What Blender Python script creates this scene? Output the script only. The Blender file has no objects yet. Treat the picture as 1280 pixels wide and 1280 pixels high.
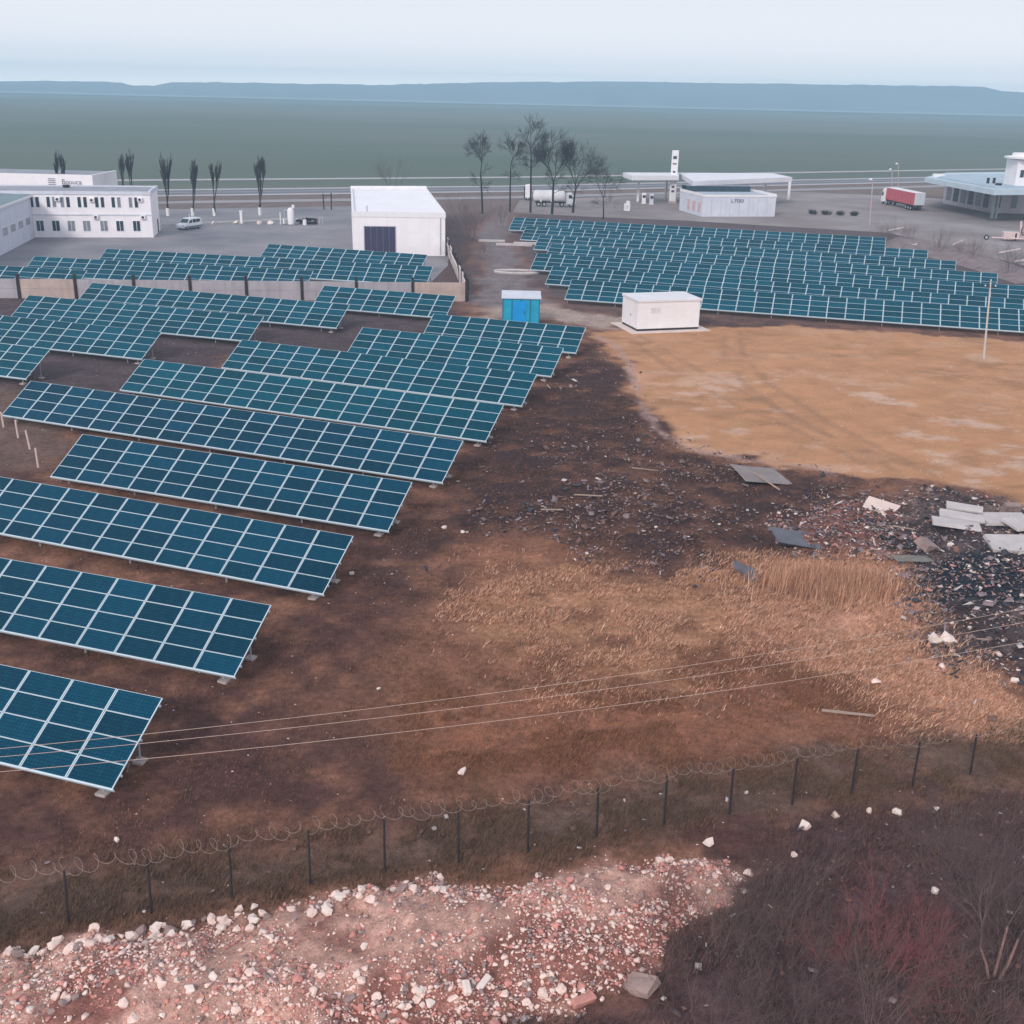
import bpy, bmesh, math, random
import numpy as np
from mathutils import Matrix, Vector, noise as mnoise

random.seed(7); rng = np.random.default_rng(7)
SC = bpy.context.scene; COL = SC.collection
R = math.radians

# ------------------------------------------------------------------ camera
F, HY, H, RO = 1400., 114.6, 23.97, R(1.33)          # survey of the photograph (1280 px frame)
P = math.atan((640 - HY) / F); CP, SP = math.cos(P), math.sin(P); CR, SR = math.cos(RO), math.sin(RO)
cam = bpy.data.cameras.new('camera'); cam_o = bpy.data.objects.new('camera', cam); COL.objects.link(cam_o)
cam.sensor_width = 36; cam.lens = 36 * F / 1280; cam.clip_start = .5; cam.clip_end = 30000
Rv, Uv, Fv = Vector((1, 0, 0)), Vector((0, SP, CP)), Vector((0, CP, -SP))
Xc = Rv * CR + Uv * SR; Yc = -Rv * SR + Uv * CR
M = Matrix((Xc, Yc, -Fv)).transposed().to_4x4(); M.translation = (0, 0, H)
cam_o.matrix_world = M; SC.camera = cam_o

def wp(u, v, z=0.):
    a, b = u - 640, v - 640
    x = (a * CR + b * SR) / F; y = -(-a * SR + b * CR) / F
    dx, dy, dz = x, CP + y * SP, -SP + y * CP
    t = (z - H) / dz
    return np.array([dx * t, dy * t, z])
def prj(p):
    x, y, z = p[0], p[1], p[2] - H
    zc = y * CP - z * SP; yc = y * SP + z * CP; u = F * x / zc; v = -F * yc / zc
    return 640 + u * CR - v * SR, 640 + u * SR + v * CR
def wd(u, v, Y):
    a, b = u - 640, v - 640
    x = (a * CR + b * SR) / F; y = -(-a * SR + b * CR) / F
    dx, dy, dz = x, CP + y * SP, -SP + y * CP
    t = Y / dy
    return np.array([dx * t, Y, H + dz * t])

# ------------------------------------------------------------------ light, sky, exposure
SUN_EL, SUN_AZ = R(32), R(205)            # azimuth clockwise from +Y: behind the camera, a little left
w = bpy.data.worlds.new('World'); SC.world = w; w.use_nodes = True
nt = w.node_tree; nt.nodes.clear()
out = nt.nodes.new('ShaderNodeOutputWorld'); bg = nt.nodes.new('ShaderNodeBackground')
sky = nt.nodes.new('ShaderNodeTexSky'); sky.sky_type = 'NISHITA'; sky.sun_disc = False
sky.sun_elevation = SUN_EL; sky.sun_rotation = SUN_AZ; sky.air_density = 1.0; sky.dust_density = 4.0; sky.ozone_density = 1.0
SKY_STRENGTH = .12
veil = nt.nodes.new('ShaderNodeMix'); veil.data_type = 'RGBA'; veil.inputs[0].default_value = .86   # thin even cloud over the clear sky
tcw = nt.nodes.new('ShaderNodeTexCoord'); sep = nt.nodes.new('ShaderNodeSeparateXYZ'); mrw = nt.nodes.new('ShaderNodeMapRange'); ramp = nt.nodes.new('ShaderNodeValToRGB')
nt.links.new(tcw.outputs['Generated'], sep.inputs[0]); mrw.inputs[1].default_value = 0; mrw.inputs[2].default_value = .5; nt.links.new(sep.outputs[2], mrw.inputs[0]); nt.links.new(mrw.outputs[0], ramp.inputs[0])
VS = 1 / .12                                             # the cloud veil whitens towards the horizon, the same all round
for k, (pos, c) in enumerate(((0, (1.70, 1.55, 1.44)), (.045, (1.02, 1.0, 1.04)), (.22, (.70, .72, .79)), (1, (.67, .70, .77)))):
    e_ = ramp.color_ramp.elements[k] if k < 2 else ramp.color_ramp.elements.new(pos)
    e_.position = pos; e_.color = (*c, 1)
sc_w = nt.nodes.new('ShaderNodeVectorMath'); sc_w.operation = 'SCALE'; sc_w.inputs['Scale'].default_value = VS
nt.links.new(ramp.outputs[0], sc_w.inputs[0]); nt.links.new(sc_w.outputs[0], veil.inputs[7])
nt.links.new(sky.outputs[0], veil.inputs[6]); nt.links.new(veil.outputs[2], bg.inputs[0])
bg.inputs[1].default_value = SKY_STRENGTH; nt.links.new(bg.outputs[0], out.inputs[0])
sl = bpy.data.lights.new('sun', 'SUN'); sl.energy = 1.5; sl.angle = R(11); sl.color = (1, .95, .9)
so = bpy.data.objects.new('sun', sl); COL.objects.link(so)
sd = Vector((math.sin(SUN_AZ) * math.cos(SUN_EL), math.cos(SUN_AZ) * math.cos(SUN_EL), math.sin(SUN_EL)))
so.rotation_euler = sd.to_track_quat('Z', 'Y').to_euler(); so.location = (0, -40, 80)
SC.view_settings.view_transform = 'Standard'; SC.view_settings.look = 'None'
SC.view_settings.exposure = .25; SC.view_settings.gamma = 1; SC.view_settings.use_curve_mapping = False
SC.cycles.max_bounces = 5; SC.cycles.diffuse_bounces = 3; SC.cycles.volume_bounces = 2; SC.cycles.transparent_max_bounces = 8

# ------------------------------------------------------------------ helpers
def rgb(h):                                   # sRGB 0..255 -> linear
    return tuple(((c / 255 + .055) / 1.055) ** 2.4 if c > 10 else c / 255 / 12.92 for c in h) + (1,)
MATS = {}
def mat(name, col, rough=.7, var=.15, scale=2., metal=0., spec=.3, bump=0., detail=6, col2=None, coord='Object', streak=0.):
    if name in MATS: return MATS[name]
    m = bpy.data.materials.new(name); m.use_nodes = True; n = m.node_tree; b = n.nodes['Principled BSDF']
    b.inputs['Roughness'].default_value = rough; b.inputs['Metallic'].default_value = metal
    b.inputs['Specular IOR Level'].default_value = spec
    tc = n.nodes.new('ShaderNodeTexCoord'); nz = n.nodes.new('ShaderNodeTexNoise')
    nz.inputs['Scale'].default_value = scale; nz.inputs['Detail'].default_value = detail; nz.inputs['Roughness'].default_value = .65
    n.links.new(tc.outputs[coord], nz.inputs['Vector'])
    mx = n.nodes.new('ShaderNodeMix'); mx.data_type = 'RGBA'
    c = col[:3]; c2 = col2[:3] if col2 else tuple(min(1, q * (1 + var)) for q in c); c1 = c if col2 else tuple(q * (1 - var) for q in c)
    mx.inputs[6].default_value = (*c1, 1); mx.inputs[7].default_value = (*c2, 1)
    rp = n.nodes.new('ShaderNodeMapRange'); rp.inputs[1].default_value = .3; rp.inputs[2].default_value = .7
    n.links.new(nz.outputs[0], rp.inputs[0]); n.links.new(rp.outputs[0], mx.inputs[0])
    cur = mx.outputs[2]
    if streak:                                # rain streaks and dust on walls
        mp = n.nodes.new('ShaderNodeMapping'); mp.inputs['Scale'].default_value = (1.6, 1.6, .12); n.links.new(tc.outputs[coord], mp.inputs[0])
        n2 = n.nodes.new('ShaderNodeTexNoise'); n2.inputs['Scale'].default_value = 1.; n2.inputs['Detail'].default_value = 5; n.links.new(mp.outputs[0], n2.inputs['Vector'])
        r2 = n.nodes.new('ShaderNodeMapRange'); r2.inputs[1].default_value = .48; r2.inputs[2].default_value = .75; r2.inputs[4].default_value = streak; n.links.new(n2.outputs[0], r2.inputs[0])
        m2 = n.nodes.new('ShaderNodeMix'); m2.data_type = 'RGBA'; n.links.new(r2.outputs[0], m2.inputs[0]); n.links.new(cur, m2.inputs[6]); m2.inputs[7].default_value = (c[0] * .5, c[1] * .48, c[2] * .48, 1); cur = m2.outputs[2]
    n.links.new(cur, b.inputs['Base Color'])
    if bump:
        bp = n.nodes.new('ShaderNodeBump'); bp.inputs['Strength'].default_value = bump; bp.inputs['Distance'].default_value = .05
        n.links.new(nz.outputs[0], bp.inputs['Height']); n.links.new(bp.outputs[0], b.inputs['Normal'])
    MATS[name] = m; return m
def attr_mat(name, rough=.9, spec=.1, nscale=(.55, 3., 14.), amt=(.28, .38, .35), bump=.7, bdist=.14):
    m = bpy.data.materials.new(name); m.use_nodes = True; n = m.node_tree; b = n.nodes['Principled BSDF']
    b.inputs['Roughness'].default_value = rough; b.inputs['Specular IOR Level'].default_value = spec
    at = n.nodes.new('ShaderNodeAttribute'); at.attribute_name = 'Col'
    ge = n.nodes.new('ShaderNodeNewGeometry'); cur = at.outputs[0]; last = None
    for s, a in zip(nscale, amt):
        nz = n.nodes.new('ShaderNodeTexNoise'); nz.inputs['Scale'].default_value = s; nz.inputs['Detail'].default_value = 8; nz.inputs['Roughness'].default_value = .7
        n.links.new(ge.outputs['Position'], nz.inputs['Vector'])
        rp = n.nodes.new('ShaderNodeMapRange'); rp.inputs[1].default_value = .3; rp.inputs[2].default_value = .7
        rp.inputs[3].default_value = 1 - a; rp.inputs[4].default_value = 1 + a
        n.links.new(nz.outputs[0], rp.inputs[0])
        mu = n.nodes.new('ShaderNodeVectorMath'); mu.operation = 'SCALE'
        mm = n.nodes.new('ShaderNodeMath'); mm.operation = 'MULTIPLY_ADD'; mm2 = n.nodes.new('ShaderNodeMath'); mm2.operation = 'SUBTRACT'; mm2.inputs[1].default_value = 1
        n.links.new(rp.outputs[0], mm2.inputs[0]); n.links.new(mm2.outputs[0], mm.inputs[0]); n.links.new(at.outputs['Alpha'], mm.inputs[1]); mm.inputs[2].default_value = 1
        n.links.new(cur, mu.inputs[0]); n.links.new(mm.outputs[0], mu.inputs['Scale']); cur = mu.outputs[0]; last = nz
    n.links.new(cur, b.inputs['Base Color'])
    if bump:
        bp = n.nodes.new('ShaderNodeBump'); bp.inputs['Strength'].default_value = bump; bp.inputs['Distance'].default_value = bdist
        n.links.new(last.outputs[0], bp.inputs['Height']); n.links.new(bp.outputs[0], b.inputs['Normal'])
    return m

class MB:
    """collects primitives; build() links them as ONE mesh object"""
    def __init__(s): s.v = []; s.f = []; s.m = []
    def add(s, v, f, mi=0):
        o = len(s.v); s.v += [tuple(map(float, p)) for p in v]; s.f += [tuple(o + i for i in q) for q in f]; s.m += [mi] * len(f); return s
    def box(s, lo, hi, mi=0):
        (a, b, c), (d, e, f) = lo, hi
        return s.add([(a, b, c), (d, b, c), (d, e, c), (a, e, c), (a, b, f), (d, b, f), (d, e, f), (a, e, f)],
                     [(3, 2, 1, 0), (4, 5, 6, 7), (0, 1, 5, 4), (1, 2, 6, 5), (2, 3, 7, 6), (3, 0, 4, 7)], mi)
    def prism(s, poly, z0, z1, mi=0):            # polygon in xy, extruded in z
        n = len(poly); area = sum(poly[i][0] * poly[(i + 1) % n][1] - poly[(i + 1) % n][0] * poly[i][1] for i in range(n))
        if area < 0: poly = poly[::-1]
        return s.add([(p[0], p[1], z0) for p in poly] + [(p[0], p[1], z1) for p in poly],
                     [tuple(range(n))[::-1], tuple(range(n, 2 * n))] + [(i, (i + 1) % n, n + (i + 1) % n, n + i) for i in range(n)], mi)
    def prof(s, poly, y0, y1, mi=0):             # polygon in xz, extruded in y
        n = len(poly); area = sum(poly[i][0] * poly[(i + 1) % n][1] - poly[(i + 1) % n][0] * poly[i][1] for i in range(n))
        if area < 0: poly = poly[::-1]
        return s.add([(p[0], y0, p[1]) for p in poly] + [(p[0], y1, p[1]) for p in poly],
                     [tuple(range(n)), tuple(range(n, 2 * n))[::-1]] + [((i + 1) % n, i, n + i, n + (i + 1) % n) for i in range(n)], mi)
    def bar(s, a, b, r, r2=None, sides=6, mi=0):
        a = Vector(a); b = Vector(b); d = (b - a).normalized(); r2 = r if r2 is None else r2
        u = d.orthogonal().normalized(); v = d.cross(u); n = sides
        vs = [a + (u * math.cos(2 * math.pi * i / n) + v * math.sin(2 * math.pi * i / n)) * r for i in range(n)]
        vs += [b + (u * math.cos(2 * math.pi * i / n) + v * math.sin(2 * math.pi * i / n)) * r2 for i in range(n)]
        return s.add(vs, [(i, (i + 1) % n, n + (i + 1) % n, n + i) for i in range(n)] + [tuple(range(n))[::-1], tuple(range(n, 2 * n))], mi)
    def path(s, pts, r, sides=5, mi=0):
        for a, b in zip(pts[:-1], pts[1:]): s.bar(a, b, r, None, sides, mi)
        return s
    def lathe(s, prof, seg=14, mi=0, org=(0, 0, 0)):
        n = len(prof); vs = []
        for r, z in prof:
            vs += [(org[0] + r * math.cos(2 * math.pi * i / seg), org[1] + r * math.sin(2 * math.pi * i / seg), org[2] + z) for i in range(seg)]
        fs = [(k * seg + i, k * seg + (i + 1) % seg, (k + 1) * seg + (i + 1) % seg, (k + 1) * seg + i) for k in range(n - 1) for i in range(seg)]
        fs += [tuple(range(seg))[::-1], tuple(range((n - 1) * seg, n * seg))]
        return s.add(vs, fs, mi)
    def mesh(s, name, mats):
        me = bpy.data.meshes.new(name); me.from_pydata(s.v, [], s.f)
        for m in (mats if isinstance(mats, (list, tuple)) else [mats]): me.materials.append(m)
        if any(s.m): me.polygons.foreach_set('material_index', s.m)
        me.update(); return me
    def build(s, name, mats, parent=None, **k): return obj(name, s.mesh(name, mats), parent, **k)
def obj(name, me, parent=None, loc=None, rot=None, scale=None, bevel=0, smooth=False):
    o = bpy.data.objects.new(name, me); COL.objects.link(o)
    if parent: o.parent = parent
    if loc is not None: o.location = loc
    if rot is not None: o.rotation_euler = rot
    if scale is not None: o.scale = scale
    if bevel:
        b = o.modifiers.new('bevel', 'BEVEL'); b.width = bevel; b.segments = 2; b.limit_method = 'ANGLE'
    if smooth: me.polygons.foreach_set('use_smooth', [True] * len(me.polygons))
    return o
def tag(o, label, cat, group=None, kind=None):
    if label: o['label'] = label
    if cat: o['category'] = cat
    if group: o['group'] = group
    if kind: o['kind'] = kind
    return o
def thing(name, label, cat, loc=(0, 0, 0), rotz=0., group=None):
    o = bpy.data.objects.new(name, None); COL.objects.link(o); o.empty_display_size = .3
    o.location = loc; o.rotation_euler = (0, 0, rotz); return tag(o, label, cat, group)
def setting(o): o['kind'] = 'structure'; return o
def frame_from(a, b):
    d = np.array(b[:2]) - np.array(a[:2]); return math.atan2(d[1], d[0]), float(np.hypot(*d))
def big_mesh(name, v, tris, mats, col=None, quads=False):
    """fast mesh from numpy arrays"""
    k = 4 if quads else 3
    me = bpy.data.meshes.new(name); nv, nf = len(v), len(tris)
    me.vertices.add(nv); me.vertices.foreach_set('co', np.ascontiguousarray(v, np.float32).ravel())
    me.loops.add(nf * k); me.loops.foreach_set('vertex_index', np.ascontiguousarray(tris, np.int32).ravel())
    me.polygons.add(nf); me.polygons.foreach_set('loop_start', np.arange(0, nf * k, k, dtype=np.int32))
    try: me.polygons.foreach_set('loop_total', np.full(nf, k, dtype=np.int32))
    except Exception: pass
    for m in (mats if isinstance(mats, (list, tuple)) else [mats]): me.materials.append(m)
    if col is not None:
        a = me.color_attributes.new('Col', 'FLOAT_COLOR', 'POINT')
        c = np.ones((nv, 4), np.float32); c[:, :np.shape(col)[1]] = col; a.data.foreach_set('color', c.ravel())
    me.update(calc_edges=True); me.validate(); return me

# numpy noise
def _h(ix, iy, seed):
    n = (ix.astype(np.int64) * 374761393 + iy.astype(np.int64) * 668265263 + seed * 1274126177) & 0x7fffffff
    n = ((n ^ (n >> 13)) * 1274126177) & 0x7fffffff
    return ((n ^ (n >> 16)) & 0xffff) / 65535.
def vnoise(x, y, seed=0):
    ix, iy = np.floor(x), np.floor(y); fx, fy = x - ix, y - iy
    fx = fx * fx * (3 - 2 * fx); fy = fy * fy * (3 - 2 * fy)
    a, b, c, d = _h(ix, iy, seed), _h(ix + 1, iy, seed), _h(ix, iy + 1, seed), _h(ix + 1, iy + 1, seed)
    return (a * (1 - fx) + b * fx) * (1 - fy) + (c * (1 - fx) + d * fx) * fy
def fbm(x, y, s, oct=4, seed=0, gain=.55):
    t = 0; amp = 1; tot = 0
    for i in range(oct):
        t = t + amp * vnoise(x * s, y * s, seed + i * 17); tot += amp; s *= 2.03; amp *= gain
    return t / tot            # 0..1
def sdist(x, y, poly):        # signed distance, negative inside
    d = np.full(x.shape, 1e9); ins = np.zeros(x.shape, bool); n = len(poly)
    for i in range(n):
        ax, ay = poly[i]; bx, by = poly[(i + 1) % n]; ex, ey = bx - ax, by - ay
        t = np.clip(((x - ax) * ex + (y - ay) * ey) / (ex * ex + ey * ey + 1e-9), 0, 1)
        d = np.minimum(d, np.hypot(x - ax - t * ex, y - ay - t * ey))
        c = ((ay > y) != (by > y)); xi = ax + (y - ay) * ex / (ey if abs(ey) > 1e-9 else 1e-9)
        ins ^= c & (x < xi)
    return np.where(ins, -d, d)
def sstep(a, b, x):
    t = np.clip((x - a) / (b - a), 0, 1); return t * t * (3 - 2 * t)
def pdist(x, y, line):
    d = np.full(x.shape, 1e9)
    for (ax, ay), (bx, by) in zip(line[:-1], line[1:]):
        ex, ey = bx - ax, by - ay
        t = np.clip(((x - ax) * ex + (y - ay) * ey) / (ex * ex + ey * ey + 1e-9), 0, 1)
        d = np.minimum(d, np.hypot(x - ax - t * ex, y - ay - t * ey))
    return d
def stone_arrays(seed, n=9):
    """angular stone: convex hull of a few random points"""
    g = np.random.default_rng(seed); p = g.normal(size=(n, 3)); p /= np.linalg.norm(p, axis=1)[:, None]; p *= g.uniform(.75, 1.1, (n, 1)); p = np.clip(p, -.85, .85)
    bm = bmesh.new(); vs = [bm.verts.new(q) for q in p]; r_ = bmesh.ops.convex_hull(bm, input=vs)
    bmesh.ops.delete(bm, geom=[v for v in bm.verts if not v.link_faces], context='VERTS'); bmesh.ops.triangulate(bm, faces=bm.faces[:])
    bmesh.ops.recalc_face_normals(bm, faces=bm.faces[:]); bm.verts.index_update(); v = np.array([q.co[:] for q in bm.verts]); f = np.array([[w_.index for w_ in fc.verts] for fc in bm.faces]); bm.free(); return v, f
def stone_mesh(seed, n=12):
    v, f = stone_arrays(seed, n); me = bpy.data.meshes.new('stone'); me.from_pydata(v.tolist(), [], f.tolist()); return me
W = lambda pts: [tuple(wp(*p)[:2]) for p in pts]

# ------------------------------------------------------------------ ground zones (surveyed outlines on the ground)
Z = {
 'tan': W([(728, 412), (800, 414), (870, 408), (1000, 408), (1280, 428), (1500, 445), (1500, 680), (1290, 640), (1220, 612), (1150, 604), (1100, 606), (1010, 582), (925, 574), (860, 562), (818, 534), (795, 496), (778, 458), (750, 430)]),
 'burnt': W([(735, 425), (775, 460), (800, 505), (822, 540), (930, 578), (1010, 586), (1100, 608), (1150, 640), (1110, 700), (960, 690), (880, 735), (780, 712), (700, 690), (640, 655), (560, 690), (500, 760), (450, 740), (520, 660), (600, 560), (660, 500), (700, 450)]),
 'dump': W([(1090, 640), (1160, 605), (1300, 640), (1500, 700), (1500, 900), (1270, 850), (1180, 835), (1135, 790), (1110, 720)]),
 'ash': W([(1110, 705), (1165, 690), (1300, 700), (1400, 740), (1350, 770), (1230, 775), (1160, 780), (1120, 745)]),
 'brickred': W([(1000, 640), (1090, 628), (1120, 655), (1100, 700), (1040, 700), (985, 690), (960, 660)]),
 'straw': W([(545, 760), (600, 720), (680, 706), (760, 716), (860, 712), (960, 700), (1040, 690), (1110, 690), (1130, 750), (1150, 800), (1200, 850), (1290, 885), (1300, 935), (1190, 915), (1100, 865), (1040, 830), (940, 800), (880, 835), (800, 850), (700, 855), (640, 800), (580, 790)]),
 'straw2': W([(930, 730), (1110, 690), (1150, 800), (1210, 850), (1290, 880), (1290, 930), (1190, 915), (1085, 855), (980, 820), (900, 790)]),
 'rust': W([(500, 880), (640, 850), (800, 860), (940, 810), (1060, 850), (1100, 900), (980, 935), (800, 955), (640, 975), (520, 960)]),
 'warm': W([(400, 900), (470, 800), (540, 720), (620, 650), (720, 670), (860, 720), (960, 790), (1090, 850), (1020, 930), (800, 965), (560, 985)]),
 'gap_shade': W([(-80, 372), (330, 380), (570, 388), (566, 436), (440, 448), (300, 446), (170, 500), (-80, 478)]),  # dark soil of the row gaps, with table shade painted into its colour
 'rust2': W([(600, 660), (700, 660), (800, 700), (640, 720), (560, 720)]),
 'olive': W([(-320, 1130), (-60, 1095), (150, 1080), (400, 1045), (600, 1015), (760, 985), (1000, 950), (1280, 915), (1560, 870), (1560, 940), (1320, 985), (1150, 985), (960, 1020), (720, 1060), (500, 1100), (300, 1130), (150, 1150), (-60, 1205), (-320, 1258)]),
 'rubble': W([(-320, 1262), (-80, 1205), (100, 1175), (280, 1148), (400, 1130), (500, 1105), (600, 1105), (680, 1090), (760, 1075), (850, 1062), (910, 1075), (935, 1110), (850, 1150), (815, 1180), (800, 1235), (720, 1262), (560, 1275), (500, 1300), (350, 1330), (-80, 1400), (-320, 1420)]),
 'dark': W([(560, 1275), (720, 1262), (800, 1235), (820, 1170), (930, 1110), (980, 1035), (1150, 990), (1330, 985), (1620, 930), (1620, 1480), (300, 1480), (480, 1330)]),
 'pale': W([(590, 385), (690, 380), (730, 388), (790, 395), (770, 415), (730, 408), (690, 398), (600, 400)]),
 'bare_left': W([(-60, 470), (60, 480), (100, 560), (60, 600), (-60, 590)]),
 'lane': W([(585, 380), (600, 340), (590, 300), (612, 262), (645, 262), (640, 300), (660, 340), (690, 380), (640, 395)]),
}
POS = dict(tan=rgb((192, 142, 107))[:3], burnt=rgb((70, 52, 52))[:3], dump=rgb((78, 66, 68))[:3], ash=rgb((46, 50, 60))[:3], brickred=rgb((130, 88, 80))[:3],
           straw=rgb((172, 126, 98))[:3], straw2=rgb((196, 146, 122))[:3], rust=rgb((150, 100, 78))[:3], rust2=rgb((142, 98, 78))[:3], warm=rgb((140, 98, 78))[:3], gap_shade=rgb((88, 74, 78))[:3], olive=rgb((112, 88, 78))[:3],
           rubble=rgb((208, 164, 150))[:3], dark=rgb((92, 70, 72))[:3], pale=rgb((170, 150, 140))[:3], bare_left=rgb((112, 90, 82))[:3], lane=rgb((128, 116, 118))[:3])
SOFT = dict(tan=.8, burnt=3., dump=1.5, ash=1.2, brickred=1.5, straw=2.2, straw2=2., rust=3., rust2=2.5, warm=5., gap_shade=2., olive=1.6, rubble=.7, dark=1.6, pale=1.5, bare_left=3., lane=2.)
RELIEF = dict(tan=.04, burnt=.22, dump=.35, ash=.15, brickred=.45, straw=.12, straw2=.18, rust=.08, rust2=.1, warm=.1, gap_shade=.05, olive=.14, rubble=.28, dark=.25, pale=.03, bare_left=.07, lane=.06)
ORDER = ['lane', 'pale', 'bare_left', 'gap_shade', 'warm', 'rust', 'rust2', 'burnt', 'straw', 'tan', 'dump', 'straw2', 'brickred', 'ash', 'dark', 'olive', 'rubble']
ROAD = [tuple(wp(u, v)[:2]) for u, v in ((-200, 246), (300, 240), (640, 236), (1000, 228), (1500, 217))]
LIP = W([(728, 412), (770, 432), (790, 462), (796, 496), (820, 536), (862, 562), (925, 574), (1010, 584), (1100, 606)])
TRACKS = [W(l) for l in ([(905, 412), (903, 440), (930, 480), (1000, 530), (1100, 570), (1180, 596)], [(925, 414), (928, 440), (955, 475), (1030, 525), (1140, 580)],
                         [(790, 425), (850, 470), (920, 505), (990, 535), (1080, 580)], [(800, 420), (880, 466), (950, 500), (1030, 540), (1120, 588)])]
def ground_at(x, y, want_col=False):
    x = np.atleast_1d(np.asarray(x, float)); y = np.atleast_1d(np.asarray(y, float))
    near = 1 - sstep(118, 135, y)
    wx = x + (fbm(x, y, .35, 3, 1) - .5) * 5.0; wy = y + (fbm(x, y, .35, 3, 9) - .5) * 5.0
    wx = np.where(y < 34, x + (fbm(x, y, .9, 3, 1) - .5) * 2.0, wx); wy = np.where(y < 34, y + (fbm(x, y, .9, 3, 9) - .5) * 2.0, wy)
    amp = np.full(x.shape, .06); hump = np.zeros(x.shape)
    n1 = fbm(x, y, .08, 4, 3); n2 = fbm(x, y, .7, 4, 5); n3 = fbm(x * .45, y, 1.1, 3, 23)
    if want_col:
        c = np.empty(x.shape + (3,)); base = np.array(rgb((146, 103, 84))[:3]); b2 = np.array(rgb((88, 61, 57))[:3])
        t = sstep(.35, .65, n1 * .5 + n2 * .5)[:, None]; c[:] = base * (1 - t) + b2 * t
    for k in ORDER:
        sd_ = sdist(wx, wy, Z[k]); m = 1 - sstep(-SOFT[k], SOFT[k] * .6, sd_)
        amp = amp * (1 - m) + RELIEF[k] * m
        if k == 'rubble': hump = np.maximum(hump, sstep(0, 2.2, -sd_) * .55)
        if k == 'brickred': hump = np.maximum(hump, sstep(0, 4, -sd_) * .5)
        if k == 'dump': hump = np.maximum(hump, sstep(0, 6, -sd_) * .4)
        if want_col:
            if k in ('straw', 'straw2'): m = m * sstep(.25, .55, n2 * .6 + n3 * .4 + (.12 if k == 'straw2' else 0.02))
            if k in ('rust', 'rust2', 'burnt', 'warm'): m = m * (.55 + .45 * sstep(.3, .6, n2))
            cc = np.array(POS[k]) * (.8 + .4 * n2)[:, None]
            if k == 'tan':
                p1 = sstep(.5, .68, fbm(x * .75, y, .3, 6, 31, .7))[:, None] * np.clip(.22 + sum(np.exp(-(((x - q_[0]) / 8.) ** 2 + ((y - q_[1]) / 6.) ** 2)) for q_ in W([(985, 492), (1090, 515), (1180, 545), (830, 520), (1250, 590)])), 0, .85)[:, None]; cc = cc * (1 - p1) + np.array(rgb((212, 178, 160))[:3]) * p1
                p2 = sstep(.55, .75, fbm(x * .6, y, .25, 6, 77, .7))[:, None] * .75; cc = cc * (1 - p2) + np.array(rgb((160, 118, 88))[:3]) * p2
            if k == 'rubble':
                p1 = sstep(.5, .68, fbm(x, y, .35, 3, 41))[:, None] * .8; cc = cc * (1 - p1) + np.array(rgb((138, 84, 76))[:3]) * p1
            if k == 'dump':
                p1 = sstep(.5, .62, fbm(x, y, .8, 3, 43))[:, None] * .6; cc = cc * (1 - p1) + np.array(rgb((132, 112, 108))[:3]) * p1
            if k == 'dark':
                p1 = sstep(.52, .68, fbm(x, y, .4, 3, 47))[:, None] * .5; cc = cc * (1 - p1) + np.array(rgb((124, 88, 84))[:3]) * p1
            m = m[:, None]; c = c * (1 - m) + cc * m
    z = ((n2 - .5) * amp * 2 + (fbm(x, y, 2.6, 2, 15) - .5) * amp + hump) * near
    if not want_col: return z
    d = pdist(x + (n2 - .5) * 1.2, y + (n3 - .5) * 1.2, LIP); m = ((1 - sstep(.1, .55, d)) * .75 * sstep(.3, .55, fbm(x, y, .5, 3, 67)))[:, None]; c = c * (1 - m) + np.array(rgb((178, 148, 142))[:3]) * m
    for l in TRACKS:
        d = pdist(x + (n2 - .5) * .5, y, l); m = (1 - sstep(.1, .6, d)) * .32 * sstep(.35, .55, fbm(x, y, .3, 3, 61) + .08)
        c = c * (1 - m[:, None]) + np.array(rgb((134, 106, 88))[:3]) * m[:, None]
    for (u, v, r) in ((740, 400, 0), (1228, 448, 2.2)):
        if r:
            q = wp(u, v); m = (1 - sstep(r * .5, r, np.hypot(x - q[0], (y - q[1]) * .8)))[:, None] * .6; c = c * (1 - m) + np.array(rgb((205, 170, 145))[:3]) * m
    # between the tables of the far arrays the soil is dark
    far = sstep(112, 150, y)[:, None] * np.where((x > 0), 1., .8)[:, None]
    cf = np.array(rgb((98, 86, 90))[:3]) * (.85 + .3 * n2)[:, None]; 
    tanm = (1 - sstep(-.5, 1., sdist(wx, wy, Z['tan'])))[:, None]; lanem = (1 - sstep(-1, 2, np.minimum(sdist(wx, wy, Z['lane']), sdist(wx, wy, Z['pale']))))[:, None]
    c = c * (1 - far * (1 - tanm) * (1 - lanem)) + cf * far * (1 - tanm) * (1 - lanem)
    # verge and fields
    ry = np.interp(x, [p[0] for p in ROAD], [p[1] for p in ROAD])
    v1 = sstep(-75, -55, y - ry)[:, None]; vg = np.array(rgb((122, 108, 104))[:3]) * (.75 + .5 * n2)[:, None]; c = c * (1 - v1) + vg * v1
    v2 = sstep(-8, 10, y - ry)[:, None]
    fn = fbm(x * .15, y * .6, .012, 4, 91)[:, None]
    fcol = np.array(rgb((82, 100, 90))[:3]) * (1 - fn) + np.array(rgb((122, 121, 112))[:3]) * fn
    c = c * (1 - v2) + fcol * v2
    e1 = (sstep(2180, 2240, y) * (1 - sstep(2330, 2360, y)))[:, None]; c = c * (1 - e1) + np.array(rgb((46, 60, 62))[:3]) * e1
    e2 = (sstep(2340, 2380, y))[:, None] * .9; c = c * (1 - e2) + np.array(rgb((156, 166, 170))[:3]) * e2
    al = 1 - .72 * (1 - sstep(-1, 1, sdist(wx, wy, Z['tan']))); al = al * (1 - .6 * sstep(140, 240, y))
    return z, np.concatenate([c, al[:, None]], 1)
GZ = lambda x, y: float(ground_at(x, y)[0])

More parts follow.
